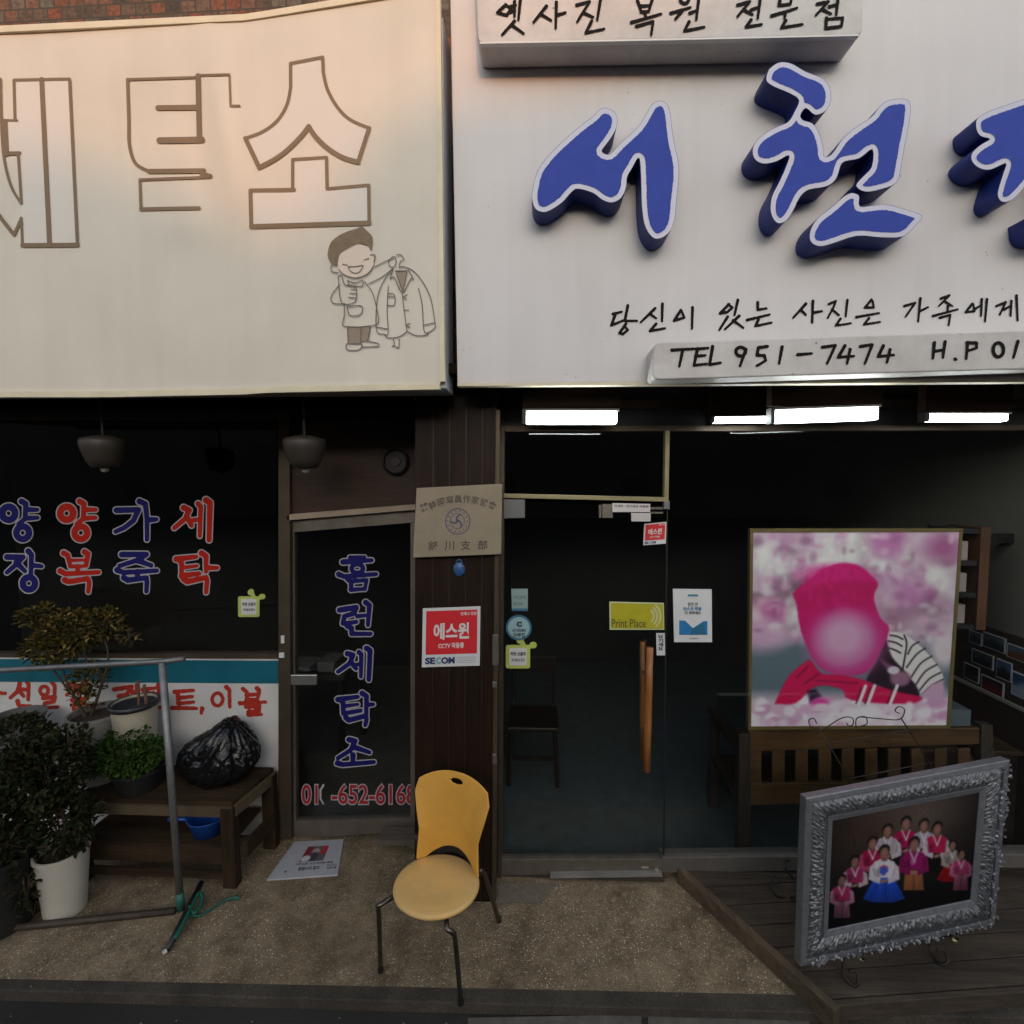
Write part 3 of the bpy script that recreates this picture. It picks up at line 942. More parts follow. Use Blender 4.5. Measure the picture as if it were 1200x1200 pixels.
# ================================================================== wooden pillar
PL = thing('wooden_pillar', 'dark red-brown wood-panelled pillar between the two shop doors', 'pillar', (at(535, 1058, YP).x, YP, 0))
b0, b1 = at(486, 1058, YP), at(580, 1058, YP)
t0, t1 = at(487, 470, YP), at(583, 470, YP)
for q in (b0, b1): q.z = 0
fr = [b0, b1, Vec((t1.x, YP, 2.9)), Vec((t0.x, YP, 2.9))]
obj('panelling', hexa(fr, [v + Vec((0, .42, 0)) for v in fr]), M_pillar, PL)
gv = []
for k in (1, 2, 3, 4):
    x = 487 + 96 * k / 5
    gv.append(slab([(x - 1, 1056), (x, 1056), (x + 2, 480), (x + 1, 480)], YP - .0015, .0035))
obj('groove', join(*gv), M_black, PL)
obj('edge_trim', slab([(576, 1057), (581, 1057), (586, 480), (581, 480)], YP - .006, .05), M_brz, PL, bev=.002)
obj('hinge_cover', join(slab(rect(577, 744, 584, 780), YP - .02, .03), slab(rect(577, 799, 582, 806), YP - .012, .02), slab(rect(577, 884, 582, 896), YP - .012, .02)), M_steel, PL, bev=.003)

# ================================================================== photo studio (right)
PS = thing('photo_studio', 'glass shopfront of the photo studio with door, wide display window and dim room', 'shop', (at(900, 1010, YR).x, YR, 0))
xr0 = at(583, 800, YR).x
XW = 3.02                              # right inner wall
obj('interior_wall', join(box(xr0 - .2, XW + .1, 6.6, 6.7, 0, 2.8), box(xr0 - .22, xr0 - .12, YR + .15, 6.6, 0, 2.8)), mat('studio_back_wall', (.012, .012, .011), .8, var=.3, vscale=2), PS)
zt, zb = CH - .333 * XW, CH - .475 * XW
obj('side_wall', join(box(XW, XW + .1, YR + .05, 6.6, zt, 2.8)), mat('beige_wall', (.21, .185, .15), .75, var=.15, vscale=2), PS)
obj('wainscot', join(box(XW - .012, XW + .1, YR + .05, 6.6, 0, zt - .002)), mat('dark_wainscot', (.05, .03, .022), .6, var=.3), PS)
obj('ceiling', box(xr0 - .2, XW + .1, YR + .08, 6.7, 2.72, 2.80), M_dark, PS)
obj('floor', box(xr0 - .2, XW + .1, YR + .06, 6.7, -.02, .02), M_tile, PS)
obj('fascia', slab([(586, 502), (1262, 500), (1262, 450), (586, 455)], YR, .08), M_black, PS)
# door
dj = obj('door_frame', join(slab([(583, 1031), (588, 1031), (591, 500), (586, 500)], YR - .03, .09), slab([(586, 506), (1262, 504), (1262, 497), (586, 499)], YR - .012, .06)), M_brz, PS, bev=.002)
obj('transom_bar', slab([(590, 583.5), (783, 588), (783, 583), (590, 578.5)], YR - .02, .06), M_brass, PS, bev=.002)
obj('mullion', slab([(778.5, 588), (783.5, 588), (785, 504), (780, 504)], YR - .018, .05), M_brass, PS, bev=.002)
obj('transom_glass', slab([(590, 579), (780, 583), (780, 505), (590, 505)], YR + .01, .006), M_glassR, PS)
dl = obj('door', join(slab([(587, 1026), (776, 1023), (776, 1007), (587, 1007)], YR - .012, .05)), M_rail, PS, bev=.002)
obj('glass', slab([(588, 1007), (776, 1007), (780.5, 592), (590, 588)], YR + .005, .009), M_glassR, dl)
obj('lock', join(lathe([(.012, 0), (.012, .012), (0, .012)], at(769, 1017, YR - .012), 16, M=RX), slab(rect(752, 1015.5, 760, 1017.5), YR - .014, .004)), mat('chrome', (.6, .58, .54), .3), dl)
obj('corner_bracket', join(slab([(590, 608), (615, 607), (615, 585.5), (590, 585)], YR - .012, .03), slab([(778, 597), (785, 597), (785, 587), (778, 587)], YR - .02, .04)), mat('grey_bracket', (.16, .16, .16), .45, metal=.4), dl, bev=.003)
obj('closer_arm', join(slab(rect(702, 592, 705, 607), YR - .03, .03), slab(rect(706, 591, 717, 607), YR - .05, .05), slab(rect(716, 592, 718, 607), YR - .052, .03), slab([(762, 597), (777, 597), (777, 594.5), (762, 594.5)], YR - .03, .015), slab([(762, 602), (777, 602), (777, 600), (762, 600)], YR - .03, .015)), M_steel, dl, bev=.001)
for k, (xa, ya, xb, yb, r, dY) in enumerate(((761.5, 759, 758, 904, 4.3, -.06), (753, 752, 753, 890, 3.4, .07))):
    a, b = at(xa, ya, YR + dY), at(xb, yb, YR + dY)
    rr = r / 600 * (YR + dY)
    h = obj('handle', tube([a, a.lerp(b, .33), a.lerp(b, .66), b], [rr * .94, rr, rr, rr * .94], 14), M_handle, dl, smooth=True)
    m_ = []
    for f_ in (.24, .72):
        q = a.lerp(b, f_)
        m_.append(tube([q, q + Vec((0, -dY + (.005 if dY < 0 else .012), 0))], .006, 8))
    obj('standoff', join(*m_), M_steel, dl)
# fixed window
sw = obj('window', slab([(776, 1023), (1262, 1016), (1262, 1001), (776, 1005)], YR - .012, .08), mat('grey_sill', (.12, .105, .09), .6, var=.3), PS, bev=.003)
obj('glass', slab([(779, 1005), (1262, 1001), (1262, 505), (786, 505)], YR + .012, .009), M_glassR, sw)
obj('edge_seal', slab([(777, 1006), (778.5, 1006), (783, 589), (781.5, 589)], YR + .004, .01), M_black, sw)
obj('threshold', slab([(645, 1029.5), (776, 1027.5), (776, 1024), (645, 1025.5)], YR - .04, .05), mat('bright_sill', (.35, .34, .32), .4, metal=.5, var=.3), PS)
obj('door_sill', slab([(585, 1036), (778, 1034), (778, 1024), (585, 1027)], YR - .018, .09), M_kerb, PS)

# ---- low deck in front of the window
zd = .075
A_, B_ = atz(803, 1020, zd), atz(971, 1170, zd)
C_ = atz(1215, 1152, zd)
dirx = (C_ - B_).normalized()
C2 = B_ + dirx * 1.9
deck = thing('wooden_deck', 'low weathered plank deck with a slanting left edge under the display window', 'deck', (C_.x, C_.y + .3, 0))
yend = YR - .035
nrm = Vec((-dirx.y, dirx.x, 0))
planks = []
depth = (A_ - B_).dot(nrm)
npl = 6
for k in range(npl + 1):
    d0, d1 = depth * k / npl + .003, depth * (k + 1) / npl - .004
    def edge(d):
        t = d / depth
        return B_.lerp(A_, t)
    p0, p1 = edge(d0), edge(d1)
    q0, q1 = p0 + dirx * 2.1, p1 + dirx * 2.1
    if k == npl:
        p0, q0 = edge(depth) + nrm * .003, edge(depth) + nrm * .003 + dirx * 2.1
        p1, q1 = Vec((p0.x, max(yend, p0.y + .01), zd)), Vec((q0.x, max(yend, q0.y + .01), zd))
    pr = prism_pts([p0, q0, q1, p1], (0, 0, -.02))
    planks.append(pr)
obj('planking', join(*planks), M_deck, deck, bev=.002)
ev = (A_ - B_).normalized()
en = Vec((-ev.y, ev.x, 0))
top = [B_ + Vec((0, 0, .012)) - ev * .05, A_ + Vec((0, 0, .012)) + ev * .02, A_ + Vec((0, 0, .012)) + ev * .02 + en * .042, B_ + Vec((0, 0, .012)) - ev * .05 + en * .042]
obj('edge_board', prism_pts(top, (0, 0, -.11)), M_deckedge, deck, bev=.004)
fv = [B_ - nrm * .004, C2 - nrm * .004, C2 - nrm * .03, B_ - nrm * .03]
obj('front_board', prism_pts([v + Vec((0, 0, -.003)) for v in fv], (0, 0, -.075)), M_deck, deck, bev=.003)
obj('joist', prism_pts([v + nrm * .05 + Vec((0, 0, -.022)) for v in fv], (0, 0, -.05)), M_oldwood, deck)
# ================================================================== laundry sign
def bump(x, y, cx, cy, rx, ry, rot=0.0):
    c, s = math.cos(rot), math.sin(rot)
    dx, dy = x - cx, y - cy
    u, v = (dx * c + dy * s) / rx, (-dx * s + dy * c) / ry
    return math.exp(-(u * u + v * v))
def sheetY(x, y):
    """the slack printed sheet of the laundry sign"""
    d = 0.0
    d -= 0.018 * bump(x, y, 262, 150, 14, 95, -.16)      # fold over the second letter
    d += 0.012 * bump(x, y, 236, 190, 16, 80, -.1)
    d -= 0.010 * bump(x, y, 225, 268, 22, 30, .6)
    d += 0.006 * bump(x, y, 210, 285, 14, 22, .6)
    d -= 0.008 * bump(x, y, 370, 60, 120, 60, .3)
    d -= 0.010 * bump(x, y, 420, 250, 90, 140, .2)
    d += 0.006 * bump(x, y, 120, 330, 160, 60)
    d += 0.0025 * math.sin(x * .021 + .6 * math.sin(y * .013)) * math.sin(y * .017 + 1)
    return YS1 + d
def topY(x):                     # photo row of the upper edge
    if x < 290: return 37 - (x + 0) * .048
    return 23 - (x - 290) * .165 - 6 * math.sin(min(1, (x - 290) / 130) * math.pi) * 0
def botY(x):
    return 459 - .020 * max(0, x - 120) - (1.5 if x > 300 else 0)
SG = thing('laundry_sign', 'cream sheet sign of the laundry with brown outlined letters and a line drawing', 'sign', (at(250, 450, YS1).x, YS1, at(250, 450, YS1).z))
V, Fc = [], []
nx, ny = 110, 80
xr_ = lambda y: 513 + (y - 0) * .0115 - 2
for j in range(ny + 1):
    for i in range(nx + 1):
        fx = i / nx
        x = -260 + (xr_(220) + 260) * fx
        y0, y1 = topY(x), botY(x)
        y = y0 + (y1 - y0) * j / ny
        if fx == 1: x = xr_(y)
        V.append(at(x, y, sheetY(x, y)))
for j in range(ny):
    for i in range(nx):
        a = j * (nx + 1) + i
        Fc.append([a, a + nx + 1, a + nx + 2, a + 1])
def _sheet(nt, co):
    n1 = N(nt, 'ShaderNodeTexNoise', Scale=2.0, Detail=4.0); nt.links.new(co, n1.inputs['Vector'])
    a = ramp(nt, n1.outputs['Fac'], [(0.35, (0.63, 0.58, 0.49)), (0.65, (0.69, 0.635, 0.545))])
    mp = nt.nodes.new('ShaderNodeMapping'); mp.inputs['Scale'].default_value = (9, 9, 0.5); nt.links.new(co, mp.inputs[0])
    n2 = N(nt, 'ShaderNodeTexNoise', Scale=1.0, Detail=6.0); nt.links.new(mp.outputs[0], n2.inputs['Vector'])
    c = mixc(nt, 0.17, a, ramp(nt, n2.outputs['Fac'], [(0.4, (1, 1, 1)), (0.75, (0.8, 0.77, 0.7))]), 'MULTIPLY')
    return c, n1.outputs['Fac'], 0.002
M_sheet = ramp_mat('cream_sheet', _sheet, 0.55)
obj('sheet', (V, Fc, 0), M_sheet, SG, smooth=True)
M_rim = mat('cream_rim', (0.74, 0.66, 0.48), .5, var=.15, vscale=6)
M_side = mat('sign_side', (0.40, 0.42, 0.46), .5, var=.25, vscale=5)
rv, rf = [], []
# rim along top, bottom and right side, wavy like the sheet
def strip(pa, pb, Yf, th):
    """ribbon between two lists of photo points, with thickness back into the sign"""
    n = len(pa)
    V = [at(x, y, Yf) for x, y in pa] + [at(x, y, Yf) for x, y in pb]
    V += [v + Vec((0, th, 0)) for v in V]
    Fc = []
    for i in range(n - 1):
        a, b, c, d = i, i + 1, n + i + 1, n + i
        Fc += [[a, d, c, b], [a + 2 * n, b + 2 * n, c + 2 * n, d + 2 * n], [a, b, b + 2 * n, a + 2 * n], [d, d + 2 * n, c + 2 * n, c]]
    Fc += [[0, 2 * n, 3 * n, n], [n - 1, 2 * n - 1, 4 * n - 1, 3 * n - 1]]
    return V, Fc
xs = [-260 + i * 26 for i in range(30)] + [520]
xs = [x for x in xs if x <= 514] + [515]
obj('rim', join(strip([(x, topY(x) - 7) for x in xs], [(x, topY(x) + .5) for x in xs], YS1 - .012, .03),
                strip([(x, botY(x) - .5) for x in xs], [(x, botY(x) + 6.5) for x in xs], YS1 - .014, .03),
                strip([(xr_(y) - .5, y) for y in (-40, 100, 250, 350, 447)], [(xr_(y) + 5, y) for y in (-40, 100, 250, 350, 447)], YS1 - .013, .03)), M_rim, SG)
bx = [at(-300, 75, YS1 + .018), at(519, 20, YS1 + .018), at(522.5, 455, YS1 + .018), at(-300, 462, YS1 + .018)]
obj('box', prism_pts(bx, (0, .22, 0)), M_side, SG, bev=.003)
# outlined letters
BRN = mat('brown_print', (0.20, 0.125, 0.058), .5, var=.12, vscale=30)
def outline(strokes, o, s, name='lettering'):
    st = sc(strokes, o[0], o[1], s)
    P = []
    xs_ = [p[0] for q in st for p in q[0]]; ys_ = [p[1] for q in st for p in q[0]]
    fd = Field(min(xs_) - 5, min(ys_) - 5, max(xs_) + 5, max(ys_) + 5, .8)
    for pts, w in st:
        for a, b in zip(pts, pts[1:]):
            fd.seg(a, b, w * .44, w * .44)
    return obj(name, (*fill(fd, 0, onplane(sheetY, -.004)), 0), BRN, SG)
def arcpts(pts, k=5):
    return [(p.x, p.y) for p in smooth_path([(x, y, 0) for x, y in pts], k)]
outline([([(362, 410), (362, 297), (512, 268), (515, 340)], 18), (arcpts([(515, 340), (535, 420), (580, 500), (640, 560), (730, 600)]), 18), ([(730, 600), (678, 760)], 22),
         (arcpts([(678, 760), (600, 735), (530, 690), (475, 635), (447, 592)]), 26), (arcpts([(447, 592), (410, 640), (350, 700), (290, 745), (215, 785)]), 26), ([(215, 785), (150, 648)], 24),
         (arcpts([(150, 648), (230, 618), (300, 565), (345, 490), (362, 410)]), 18)], (250, 0), 4)
outline([([(372, 893), (372, 748), (530, 738), (533, 885), (728, 868), (730, 1045)], 18), ([(730, 1045), (178, 1062)], 26), ([(178, 1062), (174, 893), (378, 890)], 22)], (250, 0), 4)
outline([([(1122, 495), (1080, 495), (1075, 348), (925, 352)], 12), ([(928, 355), (934, 655)], 28), ([(945, 655), (748, 658)], 34), ([(915, 503), (740, 505)], 28), ([(915, 362), (597, 372)], 14),
         (arcpts([(597, 372), (603, 560), (606, 680), (635, 765), (700, 803)]), 17), ([(700, 803), (955, 800)], 26), ([(945, 815), (985, 825)], 24), ([(985, 830), (655, 842), (660, 980)], 15), ([(660, 980), (932, 975)], 20)], (0, 0), 4)
outline([([(70, 562), (65, 375), (325, 370), (362, 1150)], 16), ([(362, 1148), (105, 1150)], 24), ([(105, 1150), (100, 1022), (65, 1100)], 16), (arcpts([(65, 1100), (10, 1030), (-60, 930)]), 20), ([(195, 372), (232, 1145)], 26), ([(80, 565), (12, 562)], 12),
         ([(22, 570), (30, 720)], 28), ([(18, 718), (92, 718)], 20), ([(85, 715), (100, 950)], 16), (arcpts([(2, 370), (5, 560), (18, 740), (50, 870), (100, 955)]), 14)], (0, 0), 4)
# paler fills inside the outlined letters
FILL = mat('pale_letter_fill', (0.675, 0.63, 0.575), .5)
def letter_fill(pts, o, s):
    P = [(o[0] + x / s, o[1] + y / s) for x, y in pts]
    fd = Field(min(p[0] for p in P) - 3, min(p[1] for p in P) - 3, max(p[0] for p in P) + 3, max(p[1] for p in P) + 3, 2.0)
    fd.poly(P)
    obj('letter_fill', (*fill(fd, 0, onplane(sheetY, -.0025)), 0), FILL, SG)
letter_fill([(362, 410), (362, 297), (512, 268), (515, 340)] + arcpts([(515, 340), (535, 420), (580, 500), (640, 560), (730, 600)]) + arcpts([(678, 760), (600, 735), (530, 690), (475, 635), (447, 592)]) + arcpts([(447, 592), (410, 640), (350, 700), (290, 745), (215, 785)])
            + arcpts([(150, 648), (230, 618), (300, 565), (345, 490), (362, 410)]), (250, 0), 4)
letter_fill([(372, 893), (372, 748), (530, 738), (533, 885), (728, 868), (730, 1045), (178, 1062), (174, 893)], (250, 0), 4)
letter_fill([(70, 562), (65, 375), (325, 370), (362, 1150), (105, 1150), (85, 715), (18, 718), (12, 562)], (0, 0), 4)
# line drawing: a launderer with a jacket on a hanger
LINE = mat('grey_line', (0.13, 0.11, 0.09), .55)
HAIR = mat('hair_brown', (0.21, 0.14, 0.075), .55, var=.25, vscale=25)
SKIN = mat('pale_skin_print', (0.72, 0.60, 0.50), .55)
TROU = mat('trouser_print', (0.30, 0.23, 0.17), .55, var=.15, vscale=40)
PALE = mat('pale_print', (0.60, 0.565, 0.53), .55)
K = (370, 250, 7.056)
def px_(pts): return [(K[0] + x / K[2], K[1] + y / K[2]) for x, y in pts]
def area(pts, m, dy, name):
    P = px_(pts)
    fd = Field(min(p[0] for p in P) - 2, min(p[1] for p in P) - 2, max(p[0] for p in P) + 2, max(p[1] for p in P) + 2, .8)
    fd.poly(P)
    obj(name, (*fill(fd, 0, onplane(sheetY, dy)), 0), m, SG)
def lines(sets, w=1.1, name='line_drawing'):
    out = []
    for s in sets:
        P = px_(arcpts(s, 4) if len(s) > 2 else s)
        fd = Field(min(p[0] for p in P) - 2, min(p[1] for p in P) - 2, max(p[0] for p in P) + 2, max(p[1] for p in P) + 2, .45)
        for a, b in zip(P, P[1:]): fd.seg(a, b, w / 2, w / 2)
        out.append(fill(fd, 0, onplane(sheetY, -.0075)))
    obj(name, (*join(*out), 0), LINE, SG)
face = arcpts([(180, 420), (175, 340), (240, 280), (350, 255), (440, 290), (480, 380), (470, 440), (420, 500), (330, 530), (240, 505), (190, 460), (180, 420)], 4)
area(face, SKIN, -.005, 'drawn_face')
hair = arcpts([(130, 420), (98, 350), (120, 250), (180, 190), (260, 150), (340, 125), (380, 105), (420, 140), (465, 190), (470, 250), (455, 310), (435, 270), (370, 250), (280, 285), (200, 340), (180, 420), (150, 415)], 4)
area(hair, HAIR, -.006, 'drawn_hair')
area([(262, 940), (375, 940), (368, 1075), (268, 1070)], TROU, -.005, 'drawn_trousers')
area([(380, 940), (452, 930), (430, 1060), (375, 1062)], TROU, -.005, 'drawn_trousers')
area([(660, 475), (755, 475), (715, 655)], TROU, -.005, 'drawn_lining')
lines([[(482, 400), (490, 345), (450, 345)], [(180, 425), (130, 430), (130, 480), (185, 490)], [(190, 465), (240, 510), (340, 538), (430, 500), (480, 430)],
       [(220, 420), (262, 428)], [(400, 385), (440, 372)], [(268, 440), (330, 440), (390, 432), (360, 485), (320, 495), (285, 475), (268, 440)],
       [(490, 440), (600, 385), (640, 370)], [(440, 580), (540, 530), (640, 455)], [(600, 400), (640, 355), (665, 390), (650, 440), (615, 440), (600, 400)],
       [(185, 520), (215, 515), (240, 590), (330, 610), (325, 730), (230, 750), (200, 690), (185, 520)], [(290, 625), (330, 628)], [(280, 660), (330, 662)], [(270, 695), (328, 698)],
       [(195, 590), (125, 690), (150, 745), (240, 745)], [(235, 750), (235, 850), (222, 925), (300, 938), (400, 935), (515, 905), (500, 770), (465, 650), (400, 560)],
       [(260, 770), (275, 835), (320, 848), (375, 830), (378, 765), (260, 770)], [(265, 550), (270, 600)], [(270, 560), (330, 575), (385, 555), (385, 600), (330, 600), (270, 590)],
       [(262, 945), (268, 1070)], [(375, 945), (370, 1070)], [(452, 935), (430, 1060)], [(255, 1078), (250, 1115), (280, 1132), (350, 1130), (380, 1105), (370, 1078), (255, 1078)], [(380, 1105), (510, 1100), (512, 1075), (440, 1060)],
       [(665, 345), (700, 340), (730, 380), (700, 400), (690, 450)], [(690, 450), (720, 440), (800, 470), (880, 560), (950, 700), (985, 900), (985, 945), (940, 980), (895, 970), (880, 760), (850, 620)],
       [(640, 455), (560, 560), (510, 700), (498, 900), (510, 985), (560, 998), (598, 990), (590, 800), (600, 600)], [(498, 940), (590, 955)], [(890, 925), (985, 905)],
       [(640, 460), (615, 540), (650, 530), (715, 655), (785, 540), (808, 545), (760, 455)], [(660, 475), (755, 475)], [(660, 480), (715, 640)], [(755, 480), (722, 640)],
       [(715, 655), (730, 800), (755, 975)], [(595, 690), (650, 690)], [(590, 760), (650, 755), (648, 670), (595, 665)], [(755, 975), (690, 1020), (600, 1030), (570, 1005)], [(755, 975), (830, 1010), (920, 1005), (925, 985)],
       [(725, 690), (755, 672)], [(728, 695), (750, 712)], [(730, 800), (770, 800)], [(745, 925), (780, 910)], [(750, 930), (780, 942)], [(640, 1040), (650, 1080), (630, 1105)], [(690, 1040), (685, 1110), (650, 1095)]])

# ================================================================== studio sign
SS = thing('studio_sign', 'large pale studio sign panel with raised blue brush letters and handwritten line', 'sign', (at(860, 450, YS2).x, YS2, at(860, 450, YS2).z))
def _panel(nt, co):
    n1 = N(nt, 'ShaderNodeTexNoise', Scale=1.6, Detail=5.0); nt.links.new(co, n1.inputs['Vector'])
    a = ramp(nt, n1.outputs['Fac'], [(0.35, (0.625, 0.60, 0.60)), (0.65, (0.685, 0.66, 0.655))])
    mp = nt.nodes.new('ShaderNodeMapping'); mp.inputs['Scale'].default_value = (14, 14, 0.7); nt.links.new(co, mp.inputs[0])
    n2 = N(nt, 'ShaderNodeTexNoise', Scale=1.0, Detail=6.0); nt.links.new(mp.outputs[0], n2.inputs['Vector'])
    c = mixc(nt, 0.17, a, ramp(nt, n2.outputs['Fac'], [(0.42, (1, 1, 1)), (0.75, (0.78, 0.75, 0.7))]), 'MULTIPLY')
    v = N(nt, 'ShaderNodeTexVoronoi', Scale=16.0); nt.links.new(co, v.inputs['Vector'])
    sp = ramp(nt, v.outputs['Distance'], [(0.045, (1, 1, 1)), (0.085, (0, 0, 0))])
    n3 = N(nt, 'ShaderNodeTexNoise', Scale=3.0, Detail=2.0); nt.links.new(co, n3.inputs['Vector'])
    sp = mixc(nt, 1.0, sp, ramp(nt, n3.outputs['Fac'], [(0.5, (0, 0, 0)), (0.62, (.6, .6, .6))]), 'MULTIPLY')
    return mixc(nt, sp, c, (0.25, 0.23, 0.21)), None, 0.002
M_panel = ramp_mat('grey_white_panel', _panel, 0.5)
q = [at(536, 449.5, YS2), at(1420, 443, YS2), at(1420, -60, YS2), at(526.5, -60, YS2)]
obj('panel', hexa(q, [v + Vec((0, .10, 0)) for v in q]), M_panel, SS, bev=.004)
qe = [at(536, 452.5, YS2 - .004), at(1420, 446, YS2 - .004), at(1420, 443, YS2 - .004), at(536, 449.2, YS2 - .004)]
obj('bottom_lip', hexa(qe, [v + Vec((0, .05, 0)) for v in qe]), M_rim, SS)
BFACE = mat('blue_acrylic', (0.040, 0.072, 0.40), .55, spec=.15, var=.12, vscale=20)
BSIDE = mat('blue_return', (0.014, 0.032, 0.21), .5, spec=.3, var=.3, vscale=8)
LIL = mat('lilac_edge', (0.56, 0.56, 0.68), .4)
YLt = YS2 - .125
def channel(poly, rag=.35):
    fd = Field(min(p[0] for p in poly) - 3, min(p[1] for p in poly) - 3, max(p[0] for p in poly) + 3, max(p[1] for p in poly) + 3, 1.2)
    P = arcpts(poly + poly[:1], 3)[:-1]
    fd.poly(P)
    ret = fill(fd, 0.0, onplane(YLt), .122)
    o = obj('channel_letter', ret, BSIDE, SS)
    obj('letter_border', (*fill(fd, -.4, onplane(YLt, -.0015)), 0), LIL, o)
    rng = np.random.RandomState(len(poly))
    fd.D = fd.D + .9 * np.sin(fd.X * .9 + 2 * np.sin(fd.Y * .33)) * np.sin(fd.Y * .8 + 2 * np.sin(fd.X * .27)) * rag
    obj('letter_face', (*fill(fd, -6.3, onplane(YLt, -.003)), 0), BFACE, o)
S1 = [(715, 505), (755, 520), (775, 560), (765, 610), (738, 655), (712, 690), (702, 712), (738, 722), (790, 670), (870, 595), (905, 540), (935, 490), (970, 472), (1005, 485), (1022, 530), (1030, 600), (1042, 680), (1060, 760), (1062, 840), (1050, 950), (1040, 1040),
      (1012, 1095), (965, 1120), (930, 1105), (900, 1050), (888, 960), (885, 860), (880, 760), (870, 742), (845, 785), (820, 830), (815, 880), (790, 930), (745, 950), (700, 935), (660, 905), (590, 885), (560, 900), (520, 945), (470, 980), (430, 995), (390, 980), (373, 930), (380, 870), (400, 800), (450, 730), (520, 660), (600, 590), (660, 545), (688, 515)]
channel([(530 + x / 4, y / 4) for x, y in S1])
S2 = [(345, 232), (378, 209), (420, 212), (470, 240), (525, 262), (550, 295), (553, 340), (535, 372), (500, 385), (470, 362), (452, 385), (460, 402), (490, 412), (512, 440), (527, 490), (530, 522), (548, 522), (565, 505), (592, 465), (632, 430), (690, 390), (715, 358), (745, 336), (800, 331), (820, 350), (815, 415), (800, 490), (788, 560), (772, 612),
      (720, 634), (668, 642), (637, 622), (660, 592), (690, 558), (692, 500), (650, 530), (602, 540), (586, 555), (572, 598), (540, 624), (480, 635), (450, 660), (425, 710), (400, 742), (372, 746), (352, 712), (355, 660), (380, 610), (402, 560), (413, 520), (370, 541), (325, 548), (295, 528), (293, 490), (320, 455), (370, 425), (410, 408), (432, 372), (446, 335), (412, 311), (362, 290), (336, 268)]
channel([(780 + x / 2.857, y / 2.857) for x, y in S2])
S3 = [(625, 645), (648, 655), (650, 690), (690, 688), (740, 685), (800, 700), (858, 722), (840, 752), (795, 792), (720, 795), (640, 790), (560, 815), (515, 825), (485, 808), (485, 770), (510, 730), (560, 690), (600, 655)]
channel([(780 + x / 2.857, y / 2.857) for x, y in S3])
S4 = [(600, 180), (500, 215), (400, 250), (335, 285), (318, 320), (325, 370), (350, 400), (400, 415), (350, 445), (300, 490), (290, 530), (310, 565), (350, 590), (400, 595), (450, 575), (495, 558), (480, 610), (455, 690), (445, 740), (460, 775), (490, 785), (540, 765), (600, 700), (680, 600), (720, 480), (740, 330), (730, 220), (680, 170)]
channel([(1080 + x / 5, 80 + y / 5) for x, y in S4])
channel([(1240, 95), (1275, 100), (1280, 130), (1278, 160), (1310, 165), (1308, 190), (1276, 190), (1270, 232), (1244, 235)])
channel([(1212, 250), (1285, 238), (1298, 262), (1240, 276), (1216, 272)])
INK = mat('black_ink', (0.012, 0.010, 0.010), .7, spec=.1)
def hand(sets, o, s, w, Y, parent, name='lettering'):
    out = []
    for st in sets:
        fd = strokes_field(sc(st, o[0], o[1], s), w, step=max(w / 5.5, .45), jitter=.18)
        out.append(fill(fd, 0, onplane(Y)))
    return obj(name, (*join(*out), 0), INK, parent)
hand([
    [[(85, 175), (132, 163)], [(97, 180), (75, 237), (140, 210)], [(165, 130), (152, 195), (150, 212), (215, 212)], [(155, 228), (120, 278), (138, 284), (165, 262), (150, 243)]],
    [[(312, 145), (235, 220)], [(285, 175), (318, 198)], [(352, 120), (350, 215)], [(318, 228), (285, 267), (366, 252)]],
    [[(452, 155), (415, 211), (470, 195), (456, 158)], [(515, 140), (512, 255)]],
    [[(712, 122), (664, 172), (704, 165), (730, 140), (706, 122)], [(760, 100), (742, 182)], [(705, 190), (660, 262)], [(768, 185), (690, 258)], [(735, 210), (790, 250)]],
    [[(868, 112), (868, 152), (915, 145)], [(810, 208), (932, 178)], [(872, 205), (855, 240), (942, 222)]],
    [[(1128, 120), (1060, 196)], [(1100, 152), (1128, 180)], [(1166, 105), (1162, 222)], [(1166, 168), (1215, 160)]]], (700, 330), 4.615, 17 / 4.615, YS2 - .003, SS)
hand([
    [[(145, 122), (182, 105), (170, 138), (138, 198)], [(162, 150), (200, 182)], [(245, 100), (236, 188)], [(208, 200), (182, 238), (264, 225)]],
    [[(375, 98), (340, 140), (388, 140), (382, 105)], [(293, 192), (416, 170)], [(362, 198), (335, 232), (422, 218)]],
    [[(553, 132), (612, 115), (560, 190)], [(640, 90), (628, 216)], [(635, 162), (682, 138)]],
    [[(750, 92), (797, 74), (740, 132)], [(772, 108), (812, 132)], [(790, 130), (786, 160)], [(708, 186), (842, 150)], [(745, 196), (802, 180), (793, 236)]],
    [[(920, 120), (885, 165), (932, 160), (926, 122)], [(935, 148), (962, 132)], [(972, 95), (968, 185)], [(1000, 95), (990, 216)]],
    [[(1052, 132), (1102, 110), (1070, 178)], [(1092, 152), (1125, 132)], [(1132, 105), (1128, 185)], [(1160, 75), (1166, 210)]]], (940, 330), 4.615, 15 / 4.615, YS2 - .003, SS)

